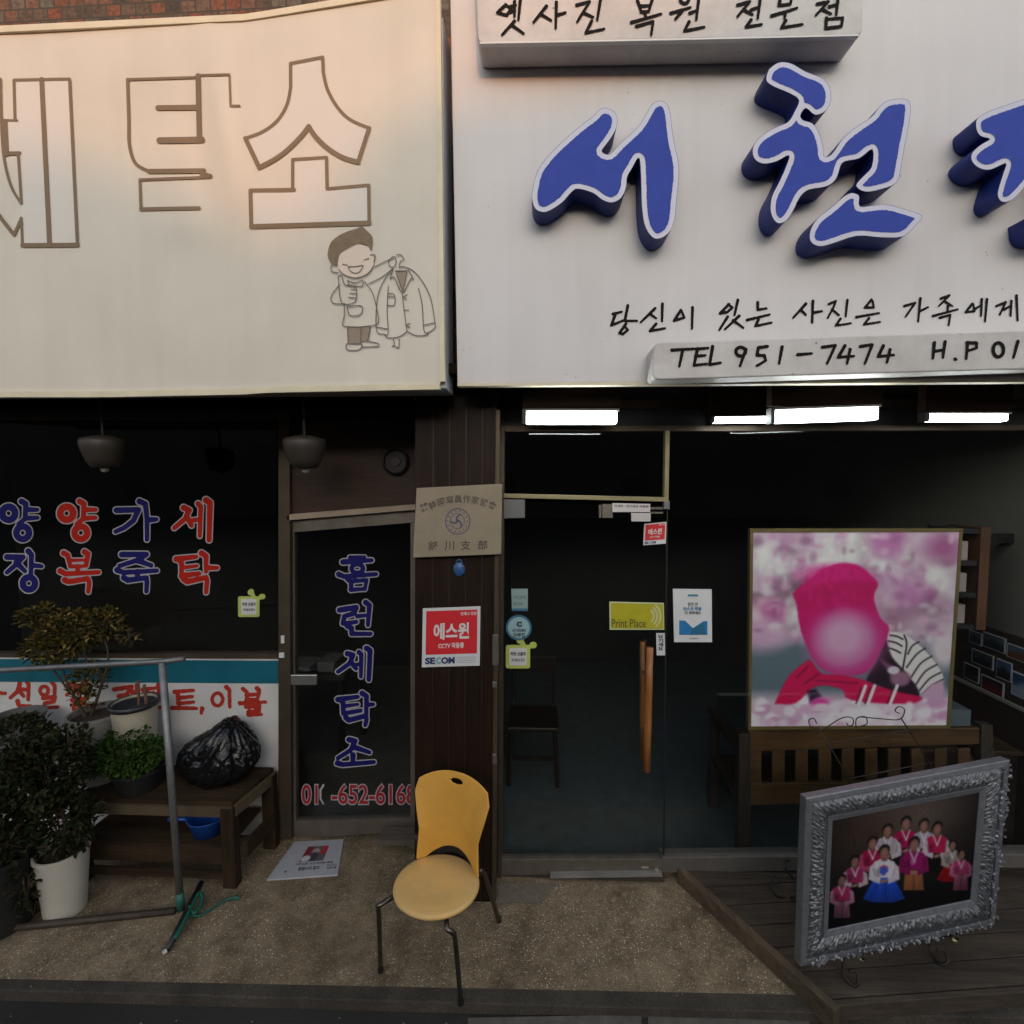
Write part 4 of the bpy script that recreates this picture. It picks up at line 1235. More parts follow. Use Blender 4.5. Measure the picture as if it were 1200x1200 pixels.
def box_sign(name, label, quad, Y, th, slope_rows, group=None):
    t = thing(name, label, 'sign', at(sum(p[0] for p in quad) / 4, quad[0][1], Y))
    # rounded-corner board
    P = [Vec(p).to_2d() for p in quad]
    lp = []
    r = 9
    for i in range(4):
        a, b, c = P[i - 1], P[i], P[(i + 1) % 4]
        u, v = (a - b).normalized() * r, (c - b).normalized() * r
        for k in range(6):
            s = k / 5
            q_ = b + u * (1 - s) ** 2 + v * s ** 2
            lp.append(at(q_.x, q_.y, Y))
    n = len(lp)
    V = lp + [v + Vec((0, th, 0)) for v in lp]
    obj('body', (V, [list(range(n)), list(range(2 * n - 1, n - 1, -1))] + [[i, i + n, (i + 1) % n + n, (i + 1) % n] for i in range(n)]), M_box, t, bev=.006)
    return t
def _boxs(nt, co):
    n1 = N(nt, 'ShaderNodeTexNoise', Scale=4.0, Detail=6.0, Roughness=0.7); nt.links.new(co, n1.inputs['Vector'])
    a = ramp(nt, n1.outputs['Fac'], [(0.3, (0.47, 0.44, 0.42)), (0.6, (0.61, 0.58, 0.555))])
    v = N(nt, 'ShaderNodeTexVoronoi', Scale=20.0); nt.links.new(co, v.inputs['Vector'])
    sp = ramp(nt, v.outputs['Distance'], [(0.06, (1, 1, 1)), (0.13, (0, 0, 0))])
    n3 = N(nt, 'ShaderNodeTexNoise', Scale=5.0, Detail=2.0); nt.links.new(co, n3.inputs['Vector'])
    sp = mixc(nt, 1.0, sp, ramp(nt, n3.outputs['Fac'], [(0.52, (0, 0, 0)), (0.6, (.75, .75, .75))]), 'MULTIPLY')
    return mixc(nt, sp, a, (0.08, 0.07, 0.06)), None, 0.002
M_box = ramp_mat('box_sign_body', _boxs, .5)
ub = box_sign('upper_box_sign', 'long shallow box sign with handwriting, mounted above the blue brush letters', [(560, 50.5), (1011, 41), (1012, -60), (556, -60)], YS2 - .145, .14, None)
obj('front_lip', join(strip([(562, 49), (780, 45.2), (1006, 40)], [(562, 51.2), (780, 47.2), (1007, 42)], YS2 - .149, .02)), mat('pale_lip', (.7, .69, .68), .4), ub)
hand([
    [[(85, 14), (60, 38), (88, 46), (102, 26), (85, 14)], [(98, 20), (116, 16)], [(98, 36), (114, 32)], [(112, 4), (112, 50)], [(130, -4), (124, 60)], [(112, 64), (74, 106)], [(104, 76), (140, 102)]],
    [[(210, 18), (170, 68)], [(192, 42), (224, 62)], [(240, 6), (238, 86)], [(240, 46), (268, 38)]],
    [[(302, 15), (342, 4), (304, 66)], [(322, 38), (352, 52)], [(376, -8), (365, 60)], [(348, 64), (330, 100), (386, 88)]],
    [[(488, 0), (500, 36)], [(534, -4), (522, 36)], [(498, 18), (526, 16)], [(500, 36), (522, 34)], [(512, 38), (512, 52)], [(470, 68), (560, 42)], [(485, 80), (536, 65), (530, 106)]],
    [('ring', 632, -4, 13, 14), [(590, 40), (650, 22)], [(624, 34), (604, 58)], [(648, 40), (668, 32)], [(676, -8), (668, 60)], [(646, 66), (632, 94), (692, 82)]],
    [[(795, 15), (832, 4), (794, 50)], [(814, 30), (840, 44)], [(835, 30), (856, 22)], [(864, -8), (856, 56)], [(836, 60), (820, 82), (868, 74)]],
    [[(926, -6), (920, 16), (956, 12), (960, -10)], [(898, 48), (976, 24)], [(940, 40), (938, 56)], [(942, 62), (928, 84), (992, 74)]],
    [[(1038, 12), (1072, 4), (1034, 46)], [(1054, 28), (1080, 42)], [(1075, 20), (1096, 14)], [(1102, -8), (1096, 46)], [(1066, 54), (1064, 86), (1112, 80), (1116, 54), (1066, 58)]]],
    (560, 0), 2.609, 10.5 / 2.609, YS2 - .149, ub)
tb = box_sign('phone_box_sign', 'long grey box sign with handwritten telephone number along the bottom of the studio sign', [(764, 445), (1420, 426), (1420, 380), (766, 401.5)], YS2 - .14, .13, None)
hand([
    [[(248, 370), (312, 366)], [(277, 370), (268, 414)]], [[(317, 366), (308, 411), (342, 407)], [(316, 367), (346, 364)], [(312, 386), (338, 384)]], [[(358, 360), (350, 409), (380, 404)]],
    [('ring', 434, 374, 13, 12), [(448, 368), (432, 413)]], [[(506, 360), (482, 363), (478, 384), (498, 384), (502, 398), (478, 412)]], [[(546, 361), (538, 406)]], [[(588, 382), (626, 379)]],
    [[(655, 362), (690, 357), (668, 406)]], [[(716, 358), (698, 389), (740, 386)], [(730, 368), (722, 406)]], [[(758, 360), (790, 355), (770, 406)]], [[(820, 358), (806, 387), (848, 383)], [(838, 368), (830, 403)]],
    [[(958, 350), (954, 392)], [(987, 347), (981, 390)], [(956, 373), (984, 369)]], [[(1014, 394), (1017, 395)]], [[(1048, 349), (1044, 393)], [(1046, 350), (1072, 350), (1072, 364), (1046, 373)]],
    [('ring', 1131, 369, 14, 19)], [[(1184, 346), (1172, 390)]], [('ring', 1226, 366, 14, 19)]], (680, 250), 2.3077, 9.5 / 2.3077, YS2 - .143, tb)

# ================================================================== canopy lamps
TUBE = emis('lit_tube', (0.93, 1.0, 0.98), 12.0)
M_batten = mat('batten', (.10, .095, .09), .6)
def batten(x0, y0, x1, y1, Y, label, tilt=0.0):
    a, b = at(x0, (y0 + y1) / 2 + tilt, Y), at(x1, (y0 + y1) / 2 - tilt, Y)
    h = (y1 - y0) / 600 * Y / 2
    t = thing('fluorescent_lamp', label, 'lamp', ((a.x + b.x) / 2, Y, a.z + h), 'lit batten lamps under the canopy')
    d = (b - a).normalized()
    up = Vec((-d.z, 0, d.x)) * h
    w = Vec((0, .055, 0))
    f = [a - up, b - up, b + up, a + up]
    obj('diffuser', hexa([v for v in f], [v + w for v in f]), TUBE, t, bev=.006)
    tp = [f[3] + up * .06 - d * .01, f[2] + up * .06 + d * .01, f[2] + up * .40 + d * .01, f[3] + up * .40 - d * .01]
    bk = [v + w + Vec((0, .002, 0)) for v in (f[0], f[1], f[2] + up * .4, f[3] + up * .4)]
    obj('housing', join(hexa([v - Vec((0, .006, 0)) for v in tp], [v + w + Vec((0, .001, 0)) for v in tp]), hexa(bk, [v + Vec((0, .008, 0)) for v in bk])), M_batten, t)
    obj('end_cap', hexa([a - up * 1.1 - d * .022, a - up * 1.1 - d * .002, a + up * 1.4 - d * .002, a + up * 1.4 - d * .022], [v + w for v in [a - up * 1.1 - d * .022, a - up * 1.1 - d * .002, a + up * 1.4 - d * .002, a + up * 1.4 - d * .022]]), M_black, t)
    lo = max(a.z, b.z) + h * 1.45
    obj('mounting_box', box(a.x - .02, b.x + .02, Y + .004, Y + .062, lo, 2.904), M_beam, t)
batten(617, 482, 723, 496, 2.64, 'lit lamp under the canopy above the studio door')
batten(838, 488.5, 905, 494.5, 2.80, 'thin short lit lamp over the window, left of the longer thick lamp', .5)
batten(909, 479, 1030, 493, 2.64, 'longest lit lamp under the canopy, with a dark end cap, above the pink poster', 2)
batten(1090, 485, 1182, 493, 2.70, 'lit lamp under the canopy nearest the right edge')
# ================================================================== notices and stickers
PAPER = mat('paper_white', (0.60, 0.60, 0.60), .55, var=.06)
DKTXT = mat('dark_print', (0.05, 0.05, 0.06), .5)
WTXT = mat('white_print', (0.62, 0.60, 0.58), .5)
REDP = mat('red_print', (0.60, 0.02, 0.03), .45, var=.08)
GREYP = mat('grey_print', (0.34, 0.36, 0.38), .5)
NAVY = mat('navy_print', (0.015, 0.025, 0.10), .45)
def card(name, label, cat, q, Y, m, th=.0015, group=None, bev=0):
    o = obj(name, slab(q, Y, th), m, bev=bev)
    return tag(o, label, cat, group)
def sub(name, VF, m, p):
    return obj(name, (VF[0], VF[1], 0), m, p)
def rows(p, Y, m, spec):
    """small print: (text, x0, y0, x1, y1, bold[, slope])"""
    for s in spec:
        sub('lettering', text(s[0], s[1], s[2], s[3], s[4], onplane(Y), bold=s[5] if len(s) > 5 else .02, slope=s[6] if len(s) > 6 else 0), m, p)

# association plaque on the pillar
pq = [(484, 653.5), (587, 649.5), (588, 567), (488, 572)]
YQ = YP - .05
pl = tag(obj('plaque', slab(pq, YQ, .035), mat('cream_plaque', (0.30, 0.245, 0.17), .5, var=.2, vscale=5), bev=.002), 'cream plaque with Chinese characters and round emblem at the top of the pillar', 'plaque')
PT = mat('plaque_print', (0.07, 0.06, 0.05), .5)
chars = '韓國寫眞作家協會'
for i, ch in enumerate(chars):
    f = i / 7
    cx, cy = 507 + 70 * f, 591.5 - 11.5 * math.sin(math.pi * (f * .78 + .14)) + 5.5 - 2 * f
    a = math.radians(-24 + 50 * f)
    V, Fc = text_mesh(ch, .012)
    ax, bx2 = min(v[0] for v in V), max(v[0] for v in V); ay, by2 = min(v[1] for v in V), max(v[1] for v in V)
    out = []
    for v in V:
        u, t = ((v[0] - ax) / (bx2 - ax) - .5) * 9, -((v[1] - ay) / (by2 - ay) - .5) * 9.4
        out.append(at(cx + u * math.cos(a) - t * math.sin(a), cy + u * math.sin(a) + t * math.cos(a), YQ - .001))
    sub('lettering', (out, Fc), PT, pl)
rows(pl, YQ - .001, PT, [('社團', 492, 591, 500.5, 595, .03, -.3), ('法人', 493.5, 597, 502, 600.5, .03, -.3)])
for ch, x in zip('舒川支部', (502, 521, 540, 560)):
    rows(pl, YQ - .001, PT, [(ch, x, 634.5 - (x - 502) * .02, x + 11, 645 - (x - 502) * .02, .015)])
em = []
fd = strokes_field([('ring', 536.5, 611, 14.3, 15, 1.0)], 1.0, step=.35); em.append(fill(fd, 0, onplane(YQ - .001)))
fd = strokes_field([('ring', 536, 610.5, 8.3, 8.9, .7)], .7, step=.3); em.append(fill(fd, 0, onplane(YQ - .001)))
arms = []
for k in range(3):
    a0 = math.radians(-95 + 120 * k)
    arms.append([(536 + 8 * r_ * math.cos(a0 + (1 - r_) * -1.3 + .6), 610.5 + 8.6 * r_ * math.sin(a0 + (1 - r_) * -1.3 + .6)) for r_ in (0, .25, .5, .75, 1)])
fd = strokes_field(arms, 2.0, step=.35); em.append(fill(fd, 0, onplane(YQ - .0014)))
for k in range(14):
    a = 2 * math.pi * k / 14
    fd = strokes_field([[(536.3 + 11.3 * math.cos(a), 610.8 + 12 * math.sin(a)), (536.3 + 12.3 * math.cos(a + .06), 610.8 + 13 * math.sin(a + .06))]], 1.2, step=.4)
    em.append(fill(fd, 0, onplane(YQ - .001)))
sub('emblem', join(*em), mat('emblem_ink', (.05, .05, .14), .5), pl)
# blue tag under it
bt = at(538, 667, YP - .012)
s_ = YP / 600
tg = tag(obj('key_tag', join(lathe([(0, -.006), (6.2 * s_, -.006), (7 * s_, 0), (6.2 * s_, .006), (0, .006)], bt, 24, sy=1.0, M=Matrix.Rotation(math.pi / 2, 3, 'X') @ Matrix.Diagonal((1, 1.25, 1))), tube([at(538 + 3.2 * math.cos(a), 659.5 + 3.6 * math.sin(a), YP - .012) for a in [k * math.pi / 8 for k in range(16)]], .0045, 8, closed=True)),
             mat('blue_plastic', (0.035, 0.10, 0.26), .35, var=.2), smooth=True), 'small blue oval tag hanging on the pillar just below the plaque', 'tag')
# security notices
def security(q, Y, label, big):
    x0, y0, x1, y1 = q
    o = card('security_notice', label, 'notice', [(x0 - 1.2, y1), (x1 - .8, y1 - 2), (x1, y0 - 2.5), (x0, y0)], Y, PAPER, .003, 'red and white security notices')
    w, h = x1 - x0, y1 - y0
    P = lambda u, v: (x0 + u * w - 1 * v, y0 + v * h - 2.4 * u + .6 * u * v)
    sub('red_field', slab([P(.06, .79), P(.95, .79), P(.95, .05), P(.06, .05)], Y - .001, .0005), REDP, o)
    def tx(s, u0, v0, u1, v1, m, b=.02):
        V, Fc = text_mesh(s, b)
        B = text_mesh(s, 0)[0]
        ax, bx_ = min(v[0] for v in B), max(v[0] for v in B); ay, by_ = min(v[1] for v in B), max(v[1] for v in B)
        sub('lettering', ([at(*P(u0 + (u1 - u0) * (v[0] - ax) / (bx_ - ax), v1 + (v0 - v1) * (v[1] - ay) / (by_ - ay)), Y - .0022) for v in V], Fc), m, o)
    tx('에스원', .2, .27, .80, .53, WTXT, .035)
    tx('CCTV 작동중', .28, .60, .72, .69, WTXT, .03)
    tx('언제나 안심', .66, .085, .93, .14, WTXT, .03)
    tx('SE', .06, .845, .22, .945, NAVY, .05)
    tx('C', .25, .845, .32, .945, mat('teal_print', (.10, .36, .36), .5), .05)
    tx('OM', .34, .845, .56, .945, NAVY, .05)
    if big:
        for k in range(4):
            sub('fine_print', slab([P(.6, .852 + .03 * k), P(.93, .852 + .03 * k), P(.93, .842 + .03 * k), P(.6, .842 + .03 * k)], Y - .0012, .0004), GREYP, o)
security((495.5, 713, 563, 782), YP - .006, 'larger red and white security notice stuck on the wooden pillar', True)
security((755, 614, 781, 639), YR - .003, 'smaller red and white security notice on the studio glass door', False)
# green-edged square stickers with a leaf sprout
LIME = mat('lime_print', (0.46, 0.52, 0.12), .5, var=.12)
def sprout(cx, cy, s, Y, label):
    P = lambda x, y: (cx + x * s, cy + y * s)
    fd = Field(cx - 20 * s, cy - 24 * s, cx + 24 * s, cy + 18 * s, .5)
    fd.poly([P(-11, -10), P(11, -10), P(11, 11), P(-11, 11)])
    fd.D -= 2.2 * s
    for a, b, r in (((6, -12), (3, -18), 2.4), ((3, -18), (2, -17), 3.4), ((11, -9), (16, -12), 2.2), ((16, -12), (17, -12), 3.4)):
        fd.seg(P(*a), P(*b), r * s, r * s)
    o = tag(obj('square_sticker', fill(fd, 0, onplane(Y), .002), LIME), label, 'sticker', 'lime-edged square stickers')
    fd = Field(cx - 16 * s, cy - 16 * s, cx + 16 * s, cy + 16 * s, .5)
    fd.poly([P(-7.5, -7), P(7.5, -7), P(7.5, 8), P(-7.5, 8)])
    fd.D -= 2.0 * s
    sub('inner_field', fill(fd, 0, onplane(Y - .001)), PAPER, o)
    rows(o, Y - .002, DKTXT, [('착한 선결제', cx - 8 * s, cy - 4.5 * s, cx + 8 * s, cy - .5 * s, .04), ('우리동네 함께', cx - 7 * s, cy + 2.5 * s, cx + 7 * s, cy + 6 * s, .03)])
sprout(291.5, 710.5, .95, YL + .012, 'lime-edged square sticker low on the laundry window beside the door frame')
sprout(607, 769, 1.08, YR - .003, 'lime-edged square sticker on the studio door, under the round blue one')
# blue round sticker and pale tag above
c0 = at(608, 735.5, YR - .002)
r0 = 15.3 / 600 * YR
RXs = Matrix.Rotation(math.pi / 2, 3, 'X')
rs = tag(obj('round_sticker', lathe([(0, 0), (r0, 0), (r0, .002), (0, .002)], c0, 40, M=RXs), mat('blue_ring', (.04, .15, .24), .45)), 'round pale blue sticker with a dark blue ring on the studio door', 'sticker')
sub('inner_field', lathe([(0, .0028), (r0 * .84, .0028), (r0 * .84, .002)], c0, 40, M=RXs), mat('pale_blue', (.30, .46, .49), .5, var=.1), rs)
rows(rs, YR - .0058, DKTXT, [('서천사랑상품권', 600, 737, 616, 740.5, .04), ('가맹점', 601, 742, 615, 748, .04), ('C', 606, 729, 611, 734, .1)])
pt = card('pale_sticker', 'pale grey-green rectangular sticker at the top of the sticker stack on the studio door', 'sticker', [(600, 716), (618.5, 716), (618.5, 690), (599, 690)], YR - .002, mat('pale_teal', (.27, .37, .37), .5, var=.15))
rows(pt, YR - .0035, mat('teal_ink', (.12, .2, .2), .5), [('카드결제', 602, 698, 616, 702, .03), ('환영', 602, 706, 612, 709, .03)])
sub('lower_band', slab([(600.3, 716), (618.3, 716), (618.3, 713), (600.3, 713)], YR - .0026, .0005), mat('blue_ring', (.04, .15, .24)), pt)
# print place
ppq = [(714.5, 738), (778.5, 738), (778, 706.5), (714, 705)]
pp_ = card('shop_sticker', 'yellow-green print sticker with pale curved waves on the studio door', 'sticker', ppq, YR - .003, mat('cream_edge', (.5, .55, .36), .5))
sub('yellow_field', slab([(716, 736.5), (777.5, 737), (777, 708), (716, 706.5)], YR - .0038, .0006), mat('yellow_green', (.42, .38, .015), .45, var=.15, vscale=14), pp_)
wv = []
for r in (9, 13, 17):
    fd = strokes_field([[(757 + r * math.cos(a), 722 + r * math.sin(a)) for a in [(-.8 + 1.6 * k / 8) for k in range(9)]]], 2.6, step=.5)
    wv.append(fill(fd, 0, onplane(YR - .0046)))
sub('waves', join(*wv), mat('pale_lime', (.5, .52, .25), .5), pp_)
rows(pp_, YR - .005, mat('olive_ink', (.06, .07, .02), .5), [('Print Place', 717, 725.5, 757, 735, .005)])
# white leaflet
lf = card('leaflet', 'white leaflet with a blue lower block taped on the display window', 'leaflet', [(790, 752.5), (834.5, 752.5), (834, 690.5), (788.5, 690)], YR + .005, PAPER, .0015)
sub('blue_block', slab([(796, 744), (829, 744), (829, 728), (796, 727)], YR + .0042, .0006), mat('sky_blue_print', (.02, .18, .42), .45, var=.2), lf)
fd = Field(800, 722, 826, 740, .5); fd.poly([(802, 726.5), (825, 727.5), (812, 736)])
sub('white_notch', fill(fd, 0, onplane(YR + .0032)), PAPER, lf)
fd = Field(800, 728, 826, 748, .5); fd.poly([(808, 744), (812, 736.5), (826, 730), (829, 732), (829, 744)])
sub('dark_wave', fill(fd, 0, onplane(YR + .0036)), mat('teal_wave', (.02, .12, .22), .45), lf)
rows(lf, YR + .003, DKTXT, [('잠깐 만', 806, 706, 818, 710.5, .02), ('꼭! 써주세요', 802, 716.5, 821, 720, .04), ('보건복지부', 808, 747.5, 818, 749.2, .02)])
rows(lf, YR + .003, mat('sky_blue_print', (.02, .18, .42)), [('마스크 착용', 801, 711.5, 822, 715.5, .04)])
sub('header_pill', slab(rect(806, 696.5, 818, 699), YR + .0032, .0004), mat('header_blue', (.05, .2, .3), .5), lf)
# push label and closer notes
ps = card('push_label', 'narrow white vertical label beside the wooden door handles', 'label', [(769.5, 768), (779.5, 768), (779, 742), (769, 742)], YR - .003, PAPER, .0012)
for i, ch in enumerate('당기세요'):
    rows(ps, YR - .0045, DKTXT, [(ch, 771.5, 744 + i * 4.6, 777, 748 + i * 4.6, .04)])
cn = card('paper_note', 'long pale paper note with small print taped beside the door closer', 'note', [(718, 600), (762, 600), (762, 590.5), (717.5, 589.5)], YR - .055, mat('note_paper', (.50, .45, .45), .6), .0015)
rows(cn, YR - .0565, DKTXT, [('미세요 · 당기세요 자동문', 720, 591.5, 760, 594, .03, .02)])
card('paper_scrap', 'short blank pale paper scrap hanging below the long note', 'note', [(740, 611), (762.5, 611), (762.5, 601), (739.5, 601)], YR - .052, mat('scrap_paper', (.46, .42, .42), .6), .0015)

# ================================================================== chair on the pavement
def chair():
    fl_, fr_ = atz(446, 1139, 0), atz(540, 1177, 0)
    ang = math.atan2(fr_.y - fl_.y, fr_.x - fl_.x)
    O = (fl_ + fr_) / 2
    t = thing('stacking_chair', 'worn yellow plastic chair with round seat standing in front of the pillar', 'chair', O)
    R = Matrix.Rotation(ang, 3, 'Z')
    T = lambda p: O + R @ (Vec(p) * 1.046)
    W = (fr_ - fl_).length / 2 / 1.046
    CHR = mat('yellow_shell', (0.66, 0.335, 0.055), .42, var=.14, vscale=7)
    SEAT = mat('worn_yellow_seat', (0.70, 0.42, 0.13), .5, col2=(.55, .36, .15), vscale=7)
    TUB = mat('chrome_tube', (.16, .14, .12), .3, metal=.9, var=.3, vscale=25)
    zc = .405
    # seat disc: rounded edge, slight dish
    prof = [(0, -.018), (.165, -.018), (.188, -.012), (.196, 0), (.192, .009), (.180, .014), (.12, .009), (0, .006)]
    V, Fc = lathe(prof, (0, 0, 0), 48)
    V = [T((v.x * 1.02 + .03, .115 + v.y * 1.0, zc + v.z - .03 * (v.y))) for v in V]
    obj('seat', (V, Fc), SEAT, t, smooth=True)
    # back shell
    nu, nv = 80, 70
    def bp(u, v):
        hw = .196 - .040 * math.sin(math.pi * min(1, max(0, (1 - v) * 1.1))) ** 1.2 if v > .15 else .165 + (v) * .05
        hw = np.interp(v, [0, .18, .40, .62, .85, 1.0], [.172, .168, .163, .185, .205, .190])
        z0 = np.interp(v, [0, 1], [.415, .835])
        # lower arch and rounded top
        lo = .055 * (1 - min(1, abs(u) / .80) ** 2.2)
        hi = -.050 * abs(u) ** 2.4
        z = z0 + lo * (1 - v) ** 1.0 + hi * v
        y = .265 + .02 * v + .055 * v * v
        y += .085 * (1 - u * u) * (1 - .55 * v) - .05
        return (hw * u + .03, y, z)
    inhole = lambda u, v: ((u - .05) / .17) ** 2 + ((v - .885) / .036) ** 2 < 1
    V, Fc = [], []
    for j in range(nv + 1):
        for i in range(nu + 1):
            u, v = -1 + 2 * i / nu, j / nv
            cells = [inhole(-1 + 2 * (i + a) / nu, (j + b_) / nv) for a in (-.5, .5) for b_ in (-.5, .5)]
            if any(cells) and not all(cells):          # rim of the grip hole: pull on to the ellipse
                e = math.hypot((u - .05) / .17, (v - .885) / .036)
                u, v = .05 + (u - .05) / e, .885 + (v - .885) / e
            V.append(T(bp(u, v)))
    for j in range(nv):
        for i in range(nu):
            u, v = -1 + 2 * (i + .5) / nu, (j + .5) / nv
            if inhole(u, v): continue
            a = j * (nu + 1) + i
            Fc.append([a, a + 1, a + nu + 2, a + nu + 1])
    # round the hole: pull the rim vertices on to an ellipse
    b = obj('backrest', (V, Fc), CHR, t, smooth=True)
    sd = b.modifiers.new('solid', 'SOLIDIFY'); sd.thickness = .011
    ss = b.modifiers.new('smooth', 'SUBSURF'); ss.levels = 1; ss.render_levels = 1
    # dark moulded band that closes the arch between back and seat
    bv, bf = [], []
    for i in range(25):
        u = -.97 + 1.94 * i / 24
        x_, y_, z_ = bp(u, 0)
        bv += [T((x_, y_ + .004, z_ + .012)), T((x_, y_ + .012, max(.402, z_ - .050))), T((x_, y_ + .020, max(.402, z_ - .050))), T((x_, y_ + .016, z_ + .012))]
    for i in range(24):
        for k in range(4):
            bf.append([i * 4 + k, i * 4 + (k + 1) % 4, (i + 1) * 4 + (k + 1) % 4, (i + 1) * 4 + k])
    bf += [[3, 2, 1, 0], [96, 97, 98, 99]]
    obj('back_band', (bv, bf), M_black, t, smooth=False)
    for sx in (-1, 1):
        f = [(sx * .10, .10, zc - .03), (sx * (W - .045), -.035, zc - .028), (sx * (W - .018), -.055 + .02, zc - .05), (sx * (W - .012), -.02, zc - .10), (sx * W, 0, .012)]
        obj('leg', tube(smooth_path([T(p) for p in f], 6), .0115, 12), TUB, t, smooth=True)
        r = [(sx * .10, .12, zc - .035), (sx * .165, .27, zc - .02), (sx * .178, .30, zc - .03), (sx * .185, .33, zc - .09), (sx * (W - .005), .44, .012)]
        obj('leg', tube(smooth_path([T(p) for p in r], 6), .0115, 12), TUB, t, smooth=True)
        k = [(sx * .168, .262, .50), (sx * .169, .275, .44), (sx * .165, .272, zc - .02)]
        obj('back_bracket', tube([T(p) for p in k], .011, 10), M_black, t, smooth=True)
    obj('under_frame', join(tube([T((-.12, .02, zc - .03)), T((.12, .02, zc - .03))], .01), tube([T((-.14, .2, zc - .03)), T((.14, .2, zc - .03))], .01)), TUB, t)
    obj('rubber_foot', join(*[tube([T((x, y, 0.001)), T((x, y, .022))], .014) for x, y in ((-W, 0), (W, 0), (-W + .005, .445), (W - .005, .445))]), M_black, t)
chair()

# newspaper on the ground
nq = [atz(312, 1031, .006), atz(396, 1025, .006), atz(403, 983, .006), atz(345, 986, .006)]
npv = prism_pts(nq, (0, 0, -.011))
nw = tag(obj('newspaper', npv, mat('newsprint', (.40, .40, .42), .8, var=.12, vscale=20), bev=.003), 'folded newspaper lying on the paving in front of the laundry door', 'newspaper')
def nmap(u, v, dz=.0008):
    return nq[0].lerp(nq[1], u).lerp(nq[3].lerp(nq[2], u), 1 - v) + Vec((0, 0, dz))
P = Paint(40, 30, (95, 85, 90))
P.poly([(0, 0), (.3, 0), (.25, .7), (0, .8)], (120, 25, 40), .05); P.ell(.5, .35, .16, .2, (170, 150, 145), .5); P.ell(.5, .7, .2, .3, (60, 55, 60), .4); P.poly([(.7, 0), (1, 0), (1, .6), (.72, .5)], (165, 45, 55), .05); P.ell(.2, .8, .2, .2, (190, 185, 185), .4)
painting('news_photo', [nmap(.35, .18), nmap(.74, .18), nmap(.72, .6), nmap(.33, .6)], P.A, nw, vcol_mat('news_ink', .8))
for s, u0, v0, u1, v1, b in (('서천신문 소식 한마당 축제', .3, .63, .88, .69, .02), ('알립니다 공고', .38, .74, .7, .83, .03), ('독자투고', .80, .72, .95, .76, .02), ('안내', .81, .78, .95, .84, .02), ('4', .18, .80, .22, .86, .03)):
    V, Fc = text_mesh(s, b)
    ax, bx_ = min(v[0] for v in V), max(v[0] for v in V); ay, by_ = min(v[1] for v in V), max(v[1] for v in V)
    sub('lettering', ([nmap(u0 + (u1 - u0) * (v[0] - ax) / (bx_ - ax), v1 + (v0 - v1) * (v[1] - ay) / (by_ - ay), .0012) for v in V], Fc), DKTXT, nw)

# ================================================================== plant table and what stands on it
TY0, TY1 = 2.78, 3.15
tz = .52
xa, xb = at(108, 950, TY0).x, at(272, 960, TY0).x
xc = at(314, 905, TY1).x
tb_ = thing('plant_table', 'grimy low wooden table with a lower shelf holding pots and a black bag', 'table', ((xa + xb) / 2, TY0, 0))
top = [Vec((xa - .12, TY0, tz)), Vec((xb, TY0, tz)), Vec((xb + .06, TY1, tz)), Vec((xa - .12, TY1, tz))]
tp = []
for k in range(3):
    a0, a1 = k / 3 + .005, (k + 1) / 3 - .005
    tp.append(prism_pts([top[0].lerp(top[3], a0), top[1].lerp(top[2], a0), top[1].lerp(top[2], a1), top[0].lerp(top[3], a1)], (0, 0, -.025)))
obj('tabletop', join(*tp), M_oldwood, tb_, bev=.003)
obj('apron', join(box(xa - .12, xb, TY0 - .012, TY0 + .01, tz - .085, tz - .027), prism_pts([Vec((xb + .002, TY0 + .01, tz - .027)), Vec((xb + .06, TY1, tz - .027)), Vec((xb + .06, TY1, tz - .09)), Vec((xb + .002, TY0 + .01, tz - .09))], (.02, 0, 0))), mat('pale_apron', (.10, .07, .035), .8, var=.4, vscale=10), tb_)
for x, y in ((xb - .035, TY0 - .014), (xb + .03, TY1 - .06), (xa - .10, TY0 - .014), (xa - .10, TY1 - .06)):
    obj('leg', box(x - .03, x + .05, y, y + .06, 0, tz - .03), M_oldleg, tb_, bev=.004)
obj('shelf', join(box(xa - .12, xb - .03, TY0 + .0, TY1 - .02, .235, .255), box(xa - .12, xb - .033, TY0 - .01, TY0 + .012, .15, .25), box(xa - .12, xb - .033, TY0 - .008, TY0 + .012, .055, .10), prism_pts([Vec((xb + .035, TY0 + .05, .25)), Vec((xb + .06, TY1 - .06, .25)), Vec((xb + .06, TY1 - .06, .15)), Vec((xb + .035, TY0 + .05, .15))], (.02, 0, 0))), M_oldwood, tb_)
# blue dipper on the shelf
dc = at(246, 992, TY0 + .12); dc.z = .256
dp = thing('plastic_dipper', 'blue plastic dipper bowl lying on the lower shelf of the table', 'dipper', dc)
BP = mat('blue_dipper', (0.012, 0.085, 0.42), .35, var=.12)
obj('bowl', lathe([(.0, 0), (.085, 0), (.112, .10), (.118, .104), (.108, .104), (.08, .01), (0, .008)], dc, 32), BP, dp, smooth=True)
obj('handle', tube([dc + Vec((-.10, -.02, .085)), dc + Vec((-.17, -.03, .09)), dc + Vec((-.23, -.035, .088))], [.014, .012, .010], 10), BP, dp, smooth=True)

